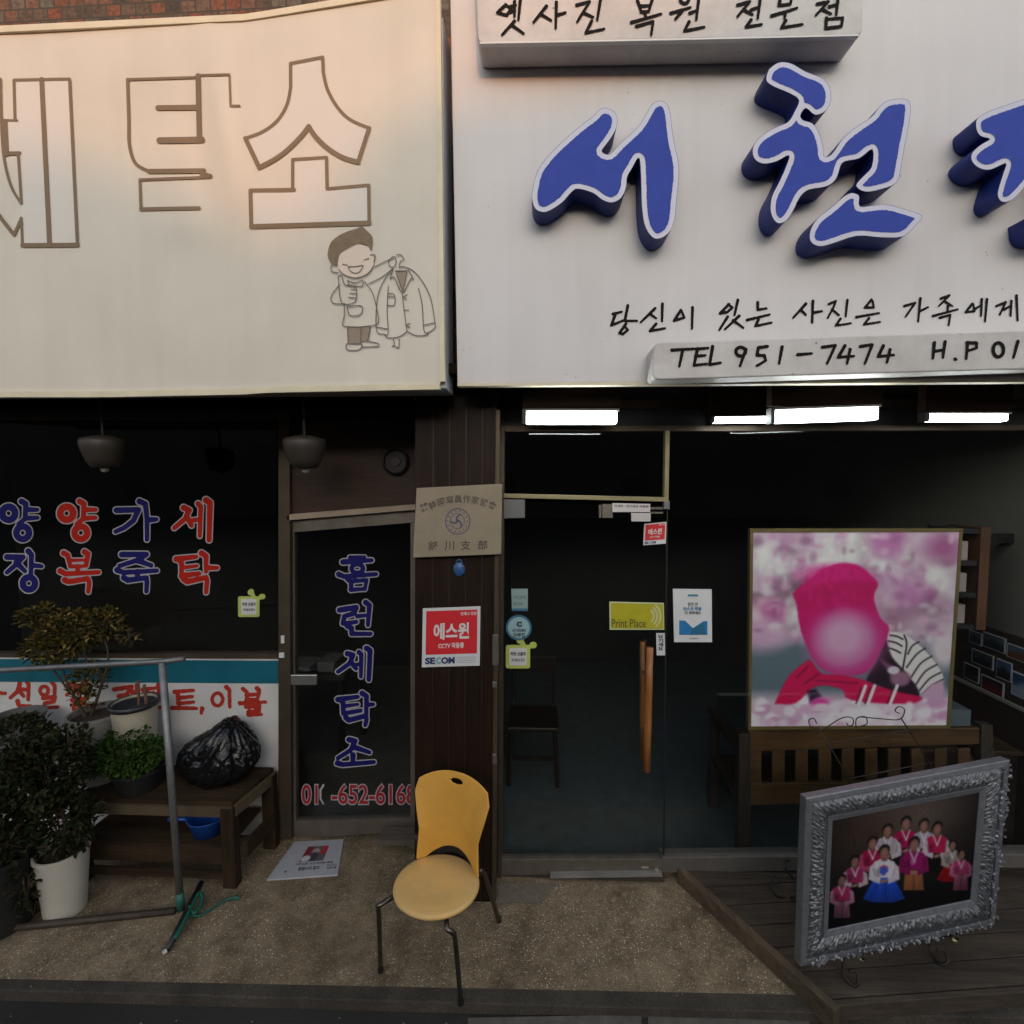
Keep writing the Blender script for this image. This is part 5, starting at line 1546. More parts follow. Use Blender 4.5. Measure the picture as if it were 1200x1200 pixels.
def pot(name, label, c, r0_, r1_, h, m, cat='pot', rim=.008, soil=True, tilt=None, group=None):
    t = thing(name, label, cat, c, group)
    M = tilt if tilt is not None else None
    obj('wall', lathe([(0, 0), (r0_, 0), (r0_ + (r1_ - r0_) * .5, h * .5), (r1_, h - .02), (r1_ + rim, h - .018), (r1_ + rim, h), (r1_ - .006, h), (r1_ - .01, h - .05), (0, h - .055)], c, 36, M=M), m, t, smooth=True)
    md = t.children[0].modifiers.new('edges', 'EDGE_SPLIT'); md.split_angle = math.radians(45)
    if soil:
        obj('soil', lathe([(0, h - .032), (r1_ * .6, h - .028), (r1_ - .012, h - .036)], c, 24, M=M), mat('soil', (.05, .028, .016), .95, var=.5, vscale=40, bump=.8), t)
    return t
def plant(name, label, crown, cat, n, size, m, stems, mstem, seed, group=None, base=None):
    """crown: list of (centre, radii) lobes"""
    rng = random.Random(seed)
    b = base or Vec(crown[0][0])
    t = thing(name, label, cat, b, group)
    wts = [r[0] * r[1] * r[2] for _, r in crown]
    def smp(rg):
        c, r = rg.choices(crown, wts)[0]
        d = Vec((rg.gauss(0, 1), rg.gauss(0, 1), rg.gauss(0, 1))).normalized()
        k = rg.uniform(.35, 1.0) ** .6
        return Vec(c) + Vec((d.x * r[0], d.y * r[1], d.z * r[2])) * k, d
    obj('foliage', leaves(n, smp, size, rng), m, t)
    tw = []
    for s in stems:
        tw.append(tube(smooth_path(s[0], 5), [s[1] * (1 - .6 * i / ((len(s[0]) - 1) * 5)) for i in range((len(s[0]) - 1) * 5 + 1)], 7))
    for c, r in crown:
        for k in range(5):
            d = Vec((rng.gauss(0, 1), rng.gauss(0, 1), abs(rng.gauss(0, 1)))).normalized()
            e = Vec(c) + Vec((d.x * r[0], d.y * r[1], d.z * r[2])) * .9
            tw.append(tube([Vec(c) - Vec((0, 0, r[2] * .8)), Vec(c) + (e - Vec(c)) * .3, e], [.004, .003, .0015], 5))
    obj('stem', join(*tw), mstem, t, smooth=True)
    return t
STEM = mat('brown_stem', (.07, .045, .028), .8, var=.3, vscale=30)
L_yel = leaf_mat('bronzed_leaves', [(.014, .018, .005), (.05, .045, .010), (.13, .075, .015), (.025, .03, .008), (.26, .19, .06)])
L_grn = leaf_mat('fresh_leaves', [(.014, .038, .006), (.034, .08, .012), (.026, .06, .010), (.07, .115, .024)])
L_drk = leaf_mat('dark_leaves', [(.006, .012, .004), (.016, .024, .007), (.028, .02, .008), (.009, .015, .005), (.045, .042, .016)])
# tall bronzed plant in a grey pot at the back of the table
pc = at(117, 866, 3.0); pc.z = tz + .001
pot('round_pot', 'pale grey round pot of brown soil at the back of the table', pc + Vec((0, 0, 0)), .12, .155, max(.1, at(117, 838, 2.95).z - tz), mat('pale_grey_pot', (.26, .24, .21), .5, var=.25))
H = lambda px, py, Y=3.0: at(px, py, Y)
zt_ = at(117, 838, 2.95).z
plant('tall_shrub', 'spindly bronze-leaved shrub rising in front of the laundry window', [(H(85, 740), (.20, .13, .13)), (H(60, 760), (.16, .13, .12)), (H(105, 795), (.10, .1, .10)), (H(120, 730), (.14, .1, .09)), (H(45, 722), (.10, .1, .07)), (H(150, 745), (.06, .06, .05)), (H(92, 815), (.05, .06, .06)), (H(108, 825), (.04, .05, .05))], 'shrub', 2300, .034, L_yel,
      [([Vec((H(106, 850).x, 3.0, zt_ - .05)), H(120, 800), H(127, 770), H(120, 740)], .010), ([Vec((H(104, 850).x, 2.99, zt_ - .05)), H(88, 818), H(75, 790), H(70, 750)], .011), ([H(88, 818), H(60, 780), H(50, 740)], .007), ([H(120, 800), H(100, 770), H(95, 730)], .006)], STEM, 3, base=Vec((pc.x, 3.0, zt_ - .05)))
# cream bucket with tilted dark rim
bc = at(160, 868, 2.97); bc.z = tz + .002
bt_ = pot('cream_bucket', 'cream bucket with a dark rim and short stakes at the back of the table', bc, .095, .122, at(160, 822, 2.97).z - tz, mat('cream_bucket', (.42, .38, .29), .45, var=.2), rim=.004)
zb_ = at(160, 822, 2.97).z
obj('dark_rim', lathe([(.12, zb_ - bc.z - .028), (.131, zb_ - bc.z - .026), (.133, zb_ - bc.z + .003), (.119, zb_ - bc.z + .004), (.113, zb_ - bc.z - .02)], bc, 36), mat('rim_black', (.02, .02, .025), .4), bt_, smooth=True)
obj('stake', join(tube([at(163, 828, 2.97), at(162, 797, 2.98)], .008, 7), tube([at(172, 828, 2.98), at(169, 802, 3.0)], .009, 7)), mat('stake_wood', (.12, .06, .03), .8), bt_)
# black pot with bright green plant at the front of the table
gc = at(165, 945, 2.90); gc.z = tz + .001
gz = at(165, 897, 2.90).z
pot('black_pot', 'black plastic pot at the front of the table under the bright green plant', gc, .11, .14, gz - tz, mat('black_pot', (.012, .012, .012), .5, var=.3))
plant('bushy_herb', 'low bushy bright green plant in the black pot on the table', [(H(148, 880, 2.9), (.20, .16, .09)), (H(150, 897, 2.84), (.16, .09, .05)), (H(120, 892, 2.88), (.10, .1, .06)), (H(175, 880, 2.9), (.11, .1, .07)), (H(150, 862, 2.9), (.12, .1, .06)), (H(110, 900, 2.86), (.05, .06, .05))], 'plant', 2900, .033, L_grn,
      [([Vec((gc.x, 2.9, gz - .03)), H(150, 885, 2.9), H(140, 870, 2.9)], .006)], STEM, 5, base=Vec((gc.x, 2.9, gz - .04)))
# black rubbish bag
def bag():
    c = at(258, 912, 3.02); c.z = tz + .002
    rng = random.Random(4)
    me = bmesh.new()
    bmesh.ops.create_icosphere(me, subdivisions=6, radius=1.0)
    from mathutils import noise
    V = []
    for v in me.verts:
        p = v.co.normalized()
        th = math.atan2(p.z, p.x)
        # gathers run down from the knot, wide at the foot of the sack
        rx, rz = .235, .17
        ax_ = Vec((.38, -.1, .92)).normalized()
        h_ = p.dot(ax_)
        rad = (p - ax_ * h_)
        rl = rad.length
        cx_, cy_ = (rad.x / rl, rad.y / rl) if rl > 1e-4 else (0, 0)
        pk = math.exp(-((p.x - .32) / .42) ** 2) * max(0, p.z) * .09
        f1 = abs(noise.noise(Vec((cx_ * 1.5 + 4, cy_ * 1.5, h_ * .7))))
        f2 = abs(noise.noise(Vec((cx_ * 3.6, cy_ * 3.6 + 5, h_ * 1.3 + 2))))
        f3 = abs(noise.noise(Vec((p.x * 4 + h_, p.y * 4, p.z * 4 + 7))))
        n3 = noise.noise(Vec((p.x * 9, p.y * 9, p.z * 6)))
        d = 1.05 - .30 * max(0, .22 - f1) - .26 * max(0, .20 - f2) * (.4 + rl) - .16 * max(0, .18 - f3) + .012 * n3 + .03 * noise.noise(p * 1.7)
        q = Vec((p.x * rx * d, p.y * .19 * d, (p.z * rz * d + pk) + .135))
        q.x += .04 * q.z
        q.z = max(q.z, .001 + .004 * (n3 + 1))
        V.append(c + q)
    Fc = [[v.index for v in f.verts] for f in me.faces]
    me.free()
    knot = tube(smooth_path([c + Vec((.085, 0, .29)), c + Vec((.10, -.01, .325)), c + Vec((.07, -.02, .34))], 4), [.03] * 3 + [.022] * 3 + [.035] * 3, 10)
    t = thing('rubbish_bag', 'shiny black plastic rubbish bag slumped on the right end of the table', 'bag', c)
    m = mat('black_polythene', (.006, .006, .0065), .24, bump=.5, bscale=22.0, spec=.42)
    obj('sack', (V, Fc), m, t, smooth=True)
    obj('knot', knot, m, t, smooth=True)
bag()
# big white bucket on the ground with dark shrub
wb = atz(77, 1066, 0)
def bucket_h(py, Y): return at(79, py, Y).z
hb = at(79, 995, wb.y).z
pot('white_bucket', 'tall white plastic bucket on the paving under the dark shrub', wb, .096, .122, hb, mat('white_plastic', (.50, .455, .385), .45, var=.15, vscale=3), rim=.006)
W_ = lambda px, py, Y=wb.y: at(px, py, Y)
plant('dark_shrub', 'dense dark green and bronze shrub growing from the tall white bucket', [(W_(50, 905), (.24, .18, .20)), (W_(70, 960), (.20, .15, .14)), (W_(20, 870), (.18, .16, .14)), (W_(85, 985), (.10, .1, .07)), (W_(30, 940), (.20, .18, .18)), (W_(80, 868), (.10, .1, .08)), (W_(48, 1005), (.06, .1, .05))], 'shrub', 4300, .040, L_drk,
      [([Vec((wb.x, wb.y, hb - .04)), W_(75, 960), W_(60, 920), W_(50, 890)], .012), ([W_(75, 960), W_(40, 930), W_(20, 880)], .008)], STEM, 8, base=Vec((wb.x, wb.y, hb - .04)))
# black pot at the left edge with trailing leaves
lb = atz(2, 1082, 0)
lh = at(2, 1000, lb.y).z
pot('dark_planter', 'large dark planter at the left edge of the paving', lb, .14, .17, lh, mat('black_pot', (.012, .012, .012)))
plant('trailing_plant', 'dark trailing leaves hanging over the planter at the left edge', [(at(12, 990, lb.y), (.16, .14, .08)), (at(30, 1035, lb.y - .02), (.06, .08, .14)), (at(-15, 960, lb.y), (.2, .15, .12)), (at(38, 1060, lb.y), (.05, .07, .08))], 'plant', 1100, .04, L_drk,
      [([Vec((lb.x, lb.y, lh - .04)), at(5, 980, lb.y), at(10, 960, lb.y)], .008)], STEM, 11, base=Vec((lb.x, lb.y, lh - .04)))
# grey pot behind the shrub on the table
gp = at(22, 868, 2.98); gp.z = tz + .001
pot('grey_pot', 'grey round pot half hidden behind the dark shrub', gp, .10, .135, at(22, 838, 2.98).z - tz, mat('grey_pot', (.11, .11, .11), .5, var=.2), rim=.01)

# pipe stand
ph = thing('pipe_stand', 'grey metal pipe rail with one leaning post and a bottom rail along the paving', 'rail', atz(212, 1068, 0))
GALV = mat('galvanised_pipe', (.22, .22, .22), .45, metal=.6, var=.35, vscale=14)
Yp = atz(212, 1068, 0).y
bot = atz(212, 1068, 0) + Vec((0, 0, .012))
tp_ = at(190, 776, Yp)
tape = tube([bot.lerp(tp_, .0), bot.lerp(tp_, .07)], .021, 12)
obj('post', tube([bot, tp_], .0185, 14), GALV, ph, smooth=True)
lft = at(-120, 793, Yp - .02)
obj('top_rail', tube([lft, at(0, 785.5, Yp - .01), tp_ + Vec((0, 0, .004)), at(216, 772, Yp + .02)], .0155, 12), GALV, ph, smooth=True)
b0_ = atz(-120, 1105, 0); b1_ = atz(206, 1071, 0)
obj('bottom_rail', tube([b0_ + Vec((0, 0, .018)), b1_ + Vec((0, 0, .018))], .018, 12), mat('rusty_pipe', (.07, .05, .035), .6, metal=.3, var=.5, vscale=20), ph, smooth=True)
obj('tape_wrap', tape, mat('green_tape', (.02, .12, .09), .5, var=.3), ph, smooth=True)
# strap with green ribbon
st = thing('green_strap', 'black stick tied with green strap at the foot of the pipe post', 'strap', atz(215, 1085, 0))
G = lambda px, py, z=.012: atz(px, py, z)
obj('stick', tube([G(196, 1113, .014), G(208, 1090, .03), G(222, 1062, .05), G(236, 1034, .05)], [.014, .016, .017, .014], 10), M_black, st, smooth=True)
obj('tip', tube([G(191, 1117, .012), G(195, 1114, .013)], .011, 10), mat('pale_tip', (.5, .48, .45), .5), st)
GRN = mat('green_ribbon', (.01, .10, .065), .45, var=.3, vscale=20)
obj('ribbon', join(tube(smooth_path([G(205, 1100, .03), G(216, 1080, .05), G(226, 1060, .06), G(234, 1046, .07), G(237, 1056, .05), G(228, 1070, .04), G(222, 1062, .06)], 6), .010, 8),
                   tube(smooth_path([G(222, 1072, .03), G(234, 1073, .014), G(250, 1064, .008), G(266, 1054, .01), G(281, 1053, .01), G(275, 1051, .02), G(264, 1055, .014)], 6), .007, 8)), GRN, st, smooth=True)

# ================================================================== framed family photograph on its easel (on the deck)
def Fd(px, py, d): return at(px, py, d)
dL, dR, lean = 2.28, 2.47, .10
c_bl, c_br = at(936, 1131, dL), at(1163, 1082, dR)
c_tl, c_tr = at(943, 934, dL + lean), at(1181, 889, dR + lean)
ux = ((c_br - c_bl) + (c_tr - c_tl)).normalized()
uy = ((c_tl - c_bl) + (c_tr - c_br)).normalized()
un = ux.cross(uy).normalized()          # faces the street
if un.y > 0: un = -un
ft = thing('framed_photograph', 'silver ornate frame with a family group photograph, leaning on a wire easel', 'picture frame', (c_bl + c_br) / 2)
def fq(u, v, n=0.0):
    return c_bl.lerp(c_br, u).lerp(c_tl.lerp(c_tr, u), v) + un * n
SILV = mat('silver_moulding', (.22, .225, .24), .38, metal=.55, var=.3, vscale=40)
SILD = mat('silver_carving', (.22, .228, .245), .42, metal=.55, col2=(.035, .035, .04), vscale=60)  # crevice darkness of the carving put into the colour as a noisy dark tone
def frame_ring(u0, v0, u1, v1, n0, n1, depth_):
    o_ = [(0 + u0, 0 + v0), (1 - u0, v0), (1 - u0, 1 - v0), (u0, 1 - v0)]
    i_ = [(u1, v1), (1 - u1, v1), (1 - u1, 1 - v1), (u1, 1 - v1)]
    V = [fq(*p, n0) for p in o_] + [fq(*p, n1) for p in i_] + [fq(*p, -depth_) for p in o_] + [fq(*p, -depth_) for p in i_]
    Fc = []
    for k in range(4):
        j = (k + 1) % 4
        Fc += [[k, j, 4 + j, 4 + k], [k, 8 + k, 8 + j, j], [4 + k, 4 + j, 12 + j, 12 + k], [8 + k, 12 + k, 12 + j, 8 + j]]
    return V, Fc
obj('outer_moulding', join(frame_ring(0, 0, .028, .038, .012, .016, .035)), SILV, ft, bev=.004)
obj('inner_moulding', join(frame_ring(.108, .14, .135, .175, .010, .004, .02)), SILV, ft, bev=.002)
# carved band: a relief mesh
def carved():
    V, Fc = [], []
    a0, a1, b0, b1 = .028, .110, .038, .142
    from mathutils import noise as nz
    sides = [((a0, b0), (1 - a0, b0), (a1, b1), (1 - a1, b1), 260), ((1 - a0, b0), (1 - a0, 1 - b0), (1 - a1, b1), (1 - a1, 1 - b1), 210),
             ((1 - a0, 1 - b0), (a0, 1 - b0), (1 - a1, 1 - b1), (a1, 1 - b1), 260), ((a0, 1 - b0), (a0, b0), (a1, 1 - b1), (a1, b1), 210)]
    for p0, p1, q0, q1, n in sides:
        nn = len(V)
        for i in range(n + 1):
            s = i / n
            for j in range(13):
                t = j / 12
                x = (p0[0] + (p1[0] - p0[0]) * s) * (1 - t) + (q0[0] + (q1[0] - q0[0]) * s) * t
                y = (p0[1] + (p1[1] - p0[1]) * s) * (1 - t) + (q0[1] + (q1[1] - q0[1]) * s) * t
                ph = s * n / 10 * 2 * math.pi
                e = math.sin(math.pi * t)
                q_ = Vec((x * 85, y * 66, 0))
                h = .004 + e * (.008 + .017 * (.5 - abs(nz.noise(q_))) + .006 * nz.noise(q_ * 2.3) + .0012 * math.sin(ph * 1.5 + 3 * math.sin(t * 6)))
                V.append(fq(x, y, h))
        for i in range(n):
            for j in range(12):
                a = nn + i * 13 + j
                Fc.append([a, a + 1, a + 14, a + 13])
    return V, Fc
obj('carved_band', carved(), SILD, ft, smooth=True)
# leafy lace along the right and lower edges
rng = random.Random(21)
lv, lfc = [], []
def lace(u, v, du, dv):
    p = fq(u, v, .012)
    d = (fq(u + du, v + dv, .012) - p)
    d = (d.normalized() + un * rng.uniform(.0, .5) + ux * rng.uniform(-.9, .9) + uy * rng.uniform(-.9, .9)).normalized()
    L = rng.uniform(.009, .020)
    s = d.cross(un).normalized() * L * .42
    n0 = len(lv)
    lv.extend([p - s, p + s, p + d * L * .6 + s * .9 + un * .004, p + d * L, p + d * L * .6 - s * .9 + un * .004])
    lfc.append([n0, n0 + 1, n0 + 2, n0 + 3, n0 + 4])
for k in range(130):
    lace(rng.uniform(.02, .99), rng.uniform(-.005, .045), rng.uniform(-.02, .02), -.05)
    lace(1 - rng.uniform(-.005, .05), rng.uniform(.02, .97), .04, rng.uniform(-.03, .03))
obj('leaf_trim', (lv, lfc, 0), mat('bright_silver', (.19, .195, .21), .35, metal=.5), ft)
obj('backing', prism_pts([fq(.03, .04, -.034), fq(.97, .04, -.034), fq(.97, .96, -.034), fq(.03, .96, -.034)], -un * .006), M_oldwood, ft)
# the family photograph
P = Paint(300, 225, (22, 18, 18))
P.ell(.5, .12, .5, .35, (78, 64, 56), 1.6, .9); P.ell(.55, .1, .25, .18, (92, 80, 74), 1.6, .7); P.ell(.25, .2, .2, .2, (58, 40, 30), 1.6, .6)
P.poly([(0, .78), (1, .78), (1, 1), (0, 1)], (13, 11, 12), .1)
def Z6(x, y):                    # traced position -> picture coordinates
    dx, dy = x - 295, y - 455
    det = 598 * 455 + 25 * (-120)
    u = (dx * 455 + dy * 25) / det
    v = (dy * 598 + dx * 120) / det
    return u, v
def bodyb(x, y, w, h, col, soft=.25, op=1.0):
    u, v = Z6(x, y); P.ell(u, v, w / 598, h / 455, col, soft, op)
SF = .010
def pz(pts, col, soft=SF, op=1.0): P.poly([Z6(*q) for q in pts], col, soft, op)
def ln(pts, w, col): P.line([Z6(*q) for q in pts], w / 560, col, SF)
def person(x, y, s, vest, sleeve, lower, skirt=False, child=False):
    """hanbok figure: head centre at x, y; s = head height in traced units"""
    d = lambda c, k: tuple(max(0, min(255, q * k)) for q in c)
    hs, s, y0 = s * 1.08, s * 1.5, y
    y = y - .20 * s
    sh, ft_ = y + .75 * s, y + (3.0 if not skirt else 3.0) * s
    mid = y + 2.0 * s
    if skirt:
        pz([(x - .55 * s, mid - .3 * s), (x + .55 * s, mid - .3 * s), (x + 1.25 * s, ft_), (x + .6 * s, ft_ + .22 * s), (x - .6 * s, ft_ + .22 * s), (x - 1.25 * s, ft_)], lower)
        for k in (-.7, -.3, .1, .5, .85):
            ln([(x + k * .5 * s, mid), (x + k * 1.15 * s, ft_)], 4, d(lower, .72 if k in (-.7, .1) else 1.18))
    else:
        pz([(x - .5 * s, mid - .2 * s), (x + .5 * s, mid - .2 * s), (x + .62 * s, ft_), (x - .62 * s, ft_)], lower)
        ln([(x, mid), (x, ft_)], 4, d(lower, .55))
    for sg in (-1, 1):                                   # sleeves meet in front
        pz([(x + sg * .45 * s, sh), (x + sg * .85 * s, sh + .35 * s), (x + sg * .92 * s, mid - .15 * s), (x + sg * .25 * s, mid + .12 * s), (x + sg * .2 * s, mid - .25 * s), (x + sg * .5 * s, mid - .4 * s)], sleeve)
        ln([(x + sg * .62 * s, sh + .45 * s), (x + sg * .55 * s, mid - .35 * s)], 4, d(sleeve, .7))
    pz([(x - .62 * s, sh + .06 * s), (x - .2 * s, sh - .12 * s), (x + .2 * s, sh - .12 * s), (x + .62 * s, sh + .06 * s), (x + .5 * s, mid - .25 * s), (x - .5 * s, mid - .25 * s)], vest)
    pz([(x - .5 * s, sh + .5 * s), (x - .2 * s, sh + .4 * s), (x - .25 * s, mid - .3 * s), (x - .48 * s, mid - .3 * s)], d(vest, .72), SF * 2)
    ln([(x - .24 * s, sh - .1 * s), (x + .02 * s, sh + .55 * s)], 5, (215, 208, 210)); ln([(x + .24 * s, sh - .1 * s), (x + .02 * s, sh + .5 * s)], 5, (215, 208, 210))
    bodyb(x, mid - .05 * s, .2 * s, .12 * s, (150, 105, 92))
    pz([(x - .14 * s, y + .3 * s), (x + .14 * s, y + .3 * s), (x + .16 * s, sh), (x - .16 * s, sh)], (105, 70, 62))
    s, y = hs, y0
    bodyb(x, y - .10 * s, .46 * s, .54 * s, (18, 13, 13)); bodyb(x, y + .10 * s, .36 * s, .48 * s, (132, 92, 82), .5)
    bodyb(x + .06 * s, y + .07 * s, .2 * s, .28 * s, (150, 108, 96), .9, .6)
BLK = (15, 12, 13)
person(590, 470, 44, (150, 22, 68), (150, 30, 75), BLK)
person(663, 478, 42, (165, 150, 165), (185, 175, 182), BLK)
person(516, 500, 42, (165, 152, 158), (182, 172, 178), BLK)
person(718, 492, 44, (172, 28, 72), (190, 175, 185), BLK)
person(456, 552, 42, (150, 20, 66), (172, 60, 100), BLK)
person(783, 562, 34, (150, 138, 132), (165, 150, 145), (150, 12, 20), True)
person(386, 628, 38, (150, 40, 88), (190, 165, 175), BLK)
person(822, 600, 36, (188, 60, 115), (200, 110, 150), (180, 90, 125))
person(333, 705, 37, (185, 48, 100), (205, 140, 170), (178, 110, 140))
person(624, 556, 46, (135, 22, 88), (118, 18, 74), (150, 92, 58))
bodyb(622, 628, 12, 16, (185, 120, 160), .6, .7)
person(503, 590, 46, (205, 198, 204), (198, 190, 198), (26, 72, 190), True)
pz([(488, 652), (512, 648), (520, 668), (500, 690), (484, 676)], (58, 80, 175)); ln([(486, 655), (500, 646), (518, 656)], 6, (180, 60, 80))
rg2 = np.random.RandomState(9)
# soft folds, a lens blur and the studio light falling off
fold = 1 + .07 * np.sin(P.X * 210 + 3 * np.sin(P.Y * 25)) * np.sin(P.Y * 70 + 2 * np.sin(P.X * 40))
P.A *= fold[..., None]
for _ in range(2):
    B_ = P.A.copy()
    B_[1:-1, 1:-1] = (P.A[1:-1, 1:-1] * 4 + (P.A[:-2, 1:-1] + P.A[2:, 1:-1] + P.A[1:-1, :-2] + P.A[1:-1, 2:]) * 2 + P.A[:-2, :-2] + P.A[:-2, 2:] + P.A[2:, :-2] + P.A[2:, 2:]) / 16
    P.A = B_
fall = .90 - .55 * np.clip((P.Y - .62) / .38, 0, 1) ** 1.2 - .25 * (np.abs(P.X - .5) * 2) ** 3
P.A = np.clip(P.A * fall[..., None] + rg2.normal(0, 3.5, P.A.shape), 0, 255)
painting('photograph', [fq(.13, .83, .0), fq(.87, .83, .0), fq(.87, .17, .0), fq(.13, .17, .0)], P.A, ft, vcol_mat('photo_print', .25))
# wire easel
IRON = mat('wrought_iron', (.035, .026, .02), .5, metal=.5, var=.3)
es = thing('wire_easel', 'dark wrought-iron wire easel with scroll top holding the silver frame', 'easel', Vec(((c_bl.x + c_br.x) / 2, dL + .2, zd)))
def scroll(c, r, a0, turns, ax, ay, k=18):
    return [c + (ax * math.cos(a0 + turns * 2 * math.pi * i / k) + ay * math.sin(a0 + turns * 2 * math.pi * i / k)) * r * (1 - .75 * i / k) for i in range(k + 1)]
YE = dL + lean + .10
E_ = lambda px, py, dy=0.0: at(px, py, YE + dy)
X_, Z_ = Vec((1, 0, 0)), Vec((0, 0, 1))
wr = .0032
top_w = []
top_w.append(smooth_path([E_(962, 857), E_(985, 842), E_(998, 841), E_(1000, 848), E_(995, 851), E_(992, 847)], 5))
top_w.append(smooth_path([E_(1003, 852), E_(1004, 842), E_(1014, 840), E_(1016, 848), E_(1009, 851)], 5))
top_w.append(smooth_path([E_(1007, 840), E_(1030, 842), E_(1054, 843), E_(1060, 832), E_(1053, 828), E_(1049, 833), E_(1054, 836)], 5))
top_w.append(smooth_path([E_(960, 857), E_(950, 851), E_(948, 844), E_(954, 842), E_(957, 848)], 5))
obj('scroll_top', join(*[tube(p, wr * .8, 7) for p in top_w]), IRON, es, smooth=True)
obj('upright', tube([E_(958, 852), E_(985, 896, .01), E_(1000, 930, .03)], wr, 7), IRON, es, smooth=True)
obj('upright', tube([E_(1056, 842), E_(1075, 870, .03), E_(1092, 900, .05)], wr, 7), IRON, es, smooth=True)
obj('cross_wire', join(tube([E_(968, 872), E_(1066, 855)], wr * .8, 7), tube([E_(998, 912, .02), E_(1094, 893, .05)], wr * .8, 7)), IRON, es, smooth=True)
D_ = lambda px, py, z=zd: atz(px, py, z)
def leg(pts): return obj('leg', tube(smooth_path(pts, 6), .006, 8), IRON, es, smooth=True)
# front feet: curl out below the frame and carry it
fl1 = [fq(.26, .1, -.045), fq(.265, -.02, -.045), D_(988, 1140, zd + .03), D_(1000, 1155, zd + .008), D_(1006, 1150, zd + .03), D_(1002, 1138, zd + .05), D_(995, 1138, zd + .05)]
fl2 = [fq(.70, .1, -.045), fq(.70, -.02, -.045), D_(1090, 1112, zd + .03), D_(1102, 1130, zd + .008), D_(1111, 1126, zd + .03), D_(1106, 1114, zd + .05), D_(1098, 1113, zd + .05)]
leg(fl1); leg(fl2)
# rear curls left of the frame
leg([fq(.05, .35, -.05), D_(930, 1052, zd + .02), D_(912, 1050, zd + .01), D_(903, 1036, zd + .03), D_(908, 1026, zd + .05), D_(916, 1034, zd + .04)])
leg([fq(.06, .42, -.05), D_(932, 1030, zd + .03), D_(920, 1018, zd + .06), D_(919, 1009, zd + .08), D_(926, 1008, zd + .08)])
obj('frame_hook', join(tube([fq(.3, -.005, -.04), fq(.3, -.03, .01), fq(.3, -.01, .03), fq(.3, .02, .026)], .006, 8), tube([fq(.78, -.005, -.04), fq(.78, -.035, .01), fq(.78, -.01, .03), fq(.78, .02, .026)], .006, 8)), IRON, es, smooth=True)
obj('brass_knob', join(lathe([(0, -.016), (.012, -.012), (.016, 0), (.012, .012), (0, .016)], fq(.78, -.035, .012), 14), lathe([(0, -.012), (.009, -.009), (.012, 0), (.009, .009), (0, .012)], fq(.3, -.03, .012), 14)), mat('aged_brass', (.30, .26, .14), .35, metal=.8), es, smooth=True)

# ================================================================== behind the studio glass
# long bench with slatted back
BY = YR + .14
bn = thing('slatted_bench', 'pine bench with slatted back and dark arm behind the display window', 'bench', Vec((at(1010, 1003, BY).x, BY + .25, 0)))
Bq = lambda x0, y0, x1, y1: rect(x0, y0, x1, y1)
obj('back_rail', join(slab([(878, 881), (1150, 872), (1150, 853), (878, 857)], BY, .03)), M_bench, bn, bev=.004)
obj('back_rail', join(slab([(878, 944), (1150, 938), (1150, 914), (878, 919)], BY, .03)), M_bench, bn, bev=.004)
sl = []
for k in range(11):
    x = 878 + k * 27.2
    sl.append(slab([(x, 919.5), (x + 14.5, 919), (x + 14.5, 877), (x, 878)], BY + .005, .016))
obj('slats', join(*sl), M_bench, bn, bev=.002)
DKW = wood('dark_bench_wood', (.018, .013, .009), (.045, .032, .022), .6)
obj('leg', slab([(865, 1003), (880, 1003), (880, 860), (866, 860)], BY - .012, .06), DKW, bn, bev=.004)
obj('leg', slab([(1150, 999), (1164, 999), (1164, 850), (1150, 850)], BY - .012, .06), DKW, bn, bev=.004)
a, b = at(870, 870, BY + .05), at(824, 842, BY + .52)
bb = Vec((a.x, b.y, b.z))
xa_ = a.x
zarm = a.z - .02
for xx in (xa_, at(1157, 900, BY).x):
    obj('armrest', join(box(xx - .035, xx + .035, BY + .05, BY + .60, zarm - .05, zarm)), DKW, bn, bev=.006)
    obj('front_leg', box(xx - .03, xx + .03, BY + .52, BY + .58, .02, zarm - .05), DKW, bn, bev=.004)
obj('seat', box(xa_ - .02, at(1157, 900, BY).x, BY + .06, BY + .56, .36, .40), DKW, bn, bev=.004)

# pink poster
YA, YBm = YR + .10, YR + .05
pq3 = [at(881.5, 623.5, YA), at(1122, 623, YA), at(1107, 848.5, YBm), at(879, 850, YBm)]
po = thing('portrait_poster', 'large framed pink poster of a child in a magenta hat behind the window', 'poster', (pq3[2] + pq3[3]) / 2)
W, Hh = 240, 230
P = Paint(W, Hh, (200, 178, 190))
rg = np.random.RandomState(5)
for k in range(230):
    cx, cy = rg.rand(), rg.rand() * .62
    col = [(226, 224, 218), (212, 196, 205), (190, 148, 176), (176, 105, 155), (220, 212, 214), (128, 82, 108)][rg.choice(6, p=[.27, .22, .19, .11, .14, .07])]
    P.ell(cx, cy, .02 + .055 * rg.rand(), .02 + .05 * rg.rand(), col, .9, .7)
for cx, cy, r, col in ((.93, .08, .09, (160, 75, 130)), (.88, .42, .10, (105, 55, 85)), (.75, .48, .12, (140, 85, 115)), (.05, .45, .08, (215, 170, 195)), (.10, .40, .07, (190, 90, 145)), (.78, .32, .08, (195, 120, 175)), (.2, .3, .08, (120, 85, 105)), (.66, .05, .08, (190, 110, 170))):
    P.ell(cx, cy, r, r * .8, col, 1.3, .85)
P.poly([(-.1, .575), (.3, .56), (1.1, .53), (1.1, .83), (-.1, .84)], (92, 108, 116), .07)
P.ell(.88, .50, .16, .1, (205, 180, 195), 1.0, .8); P.ell(.05, .53, .13, .08, (205, 165, 190), 1.0, .9); P.ell(.97, .6, .07, .1, (215, 200, 205), .8)
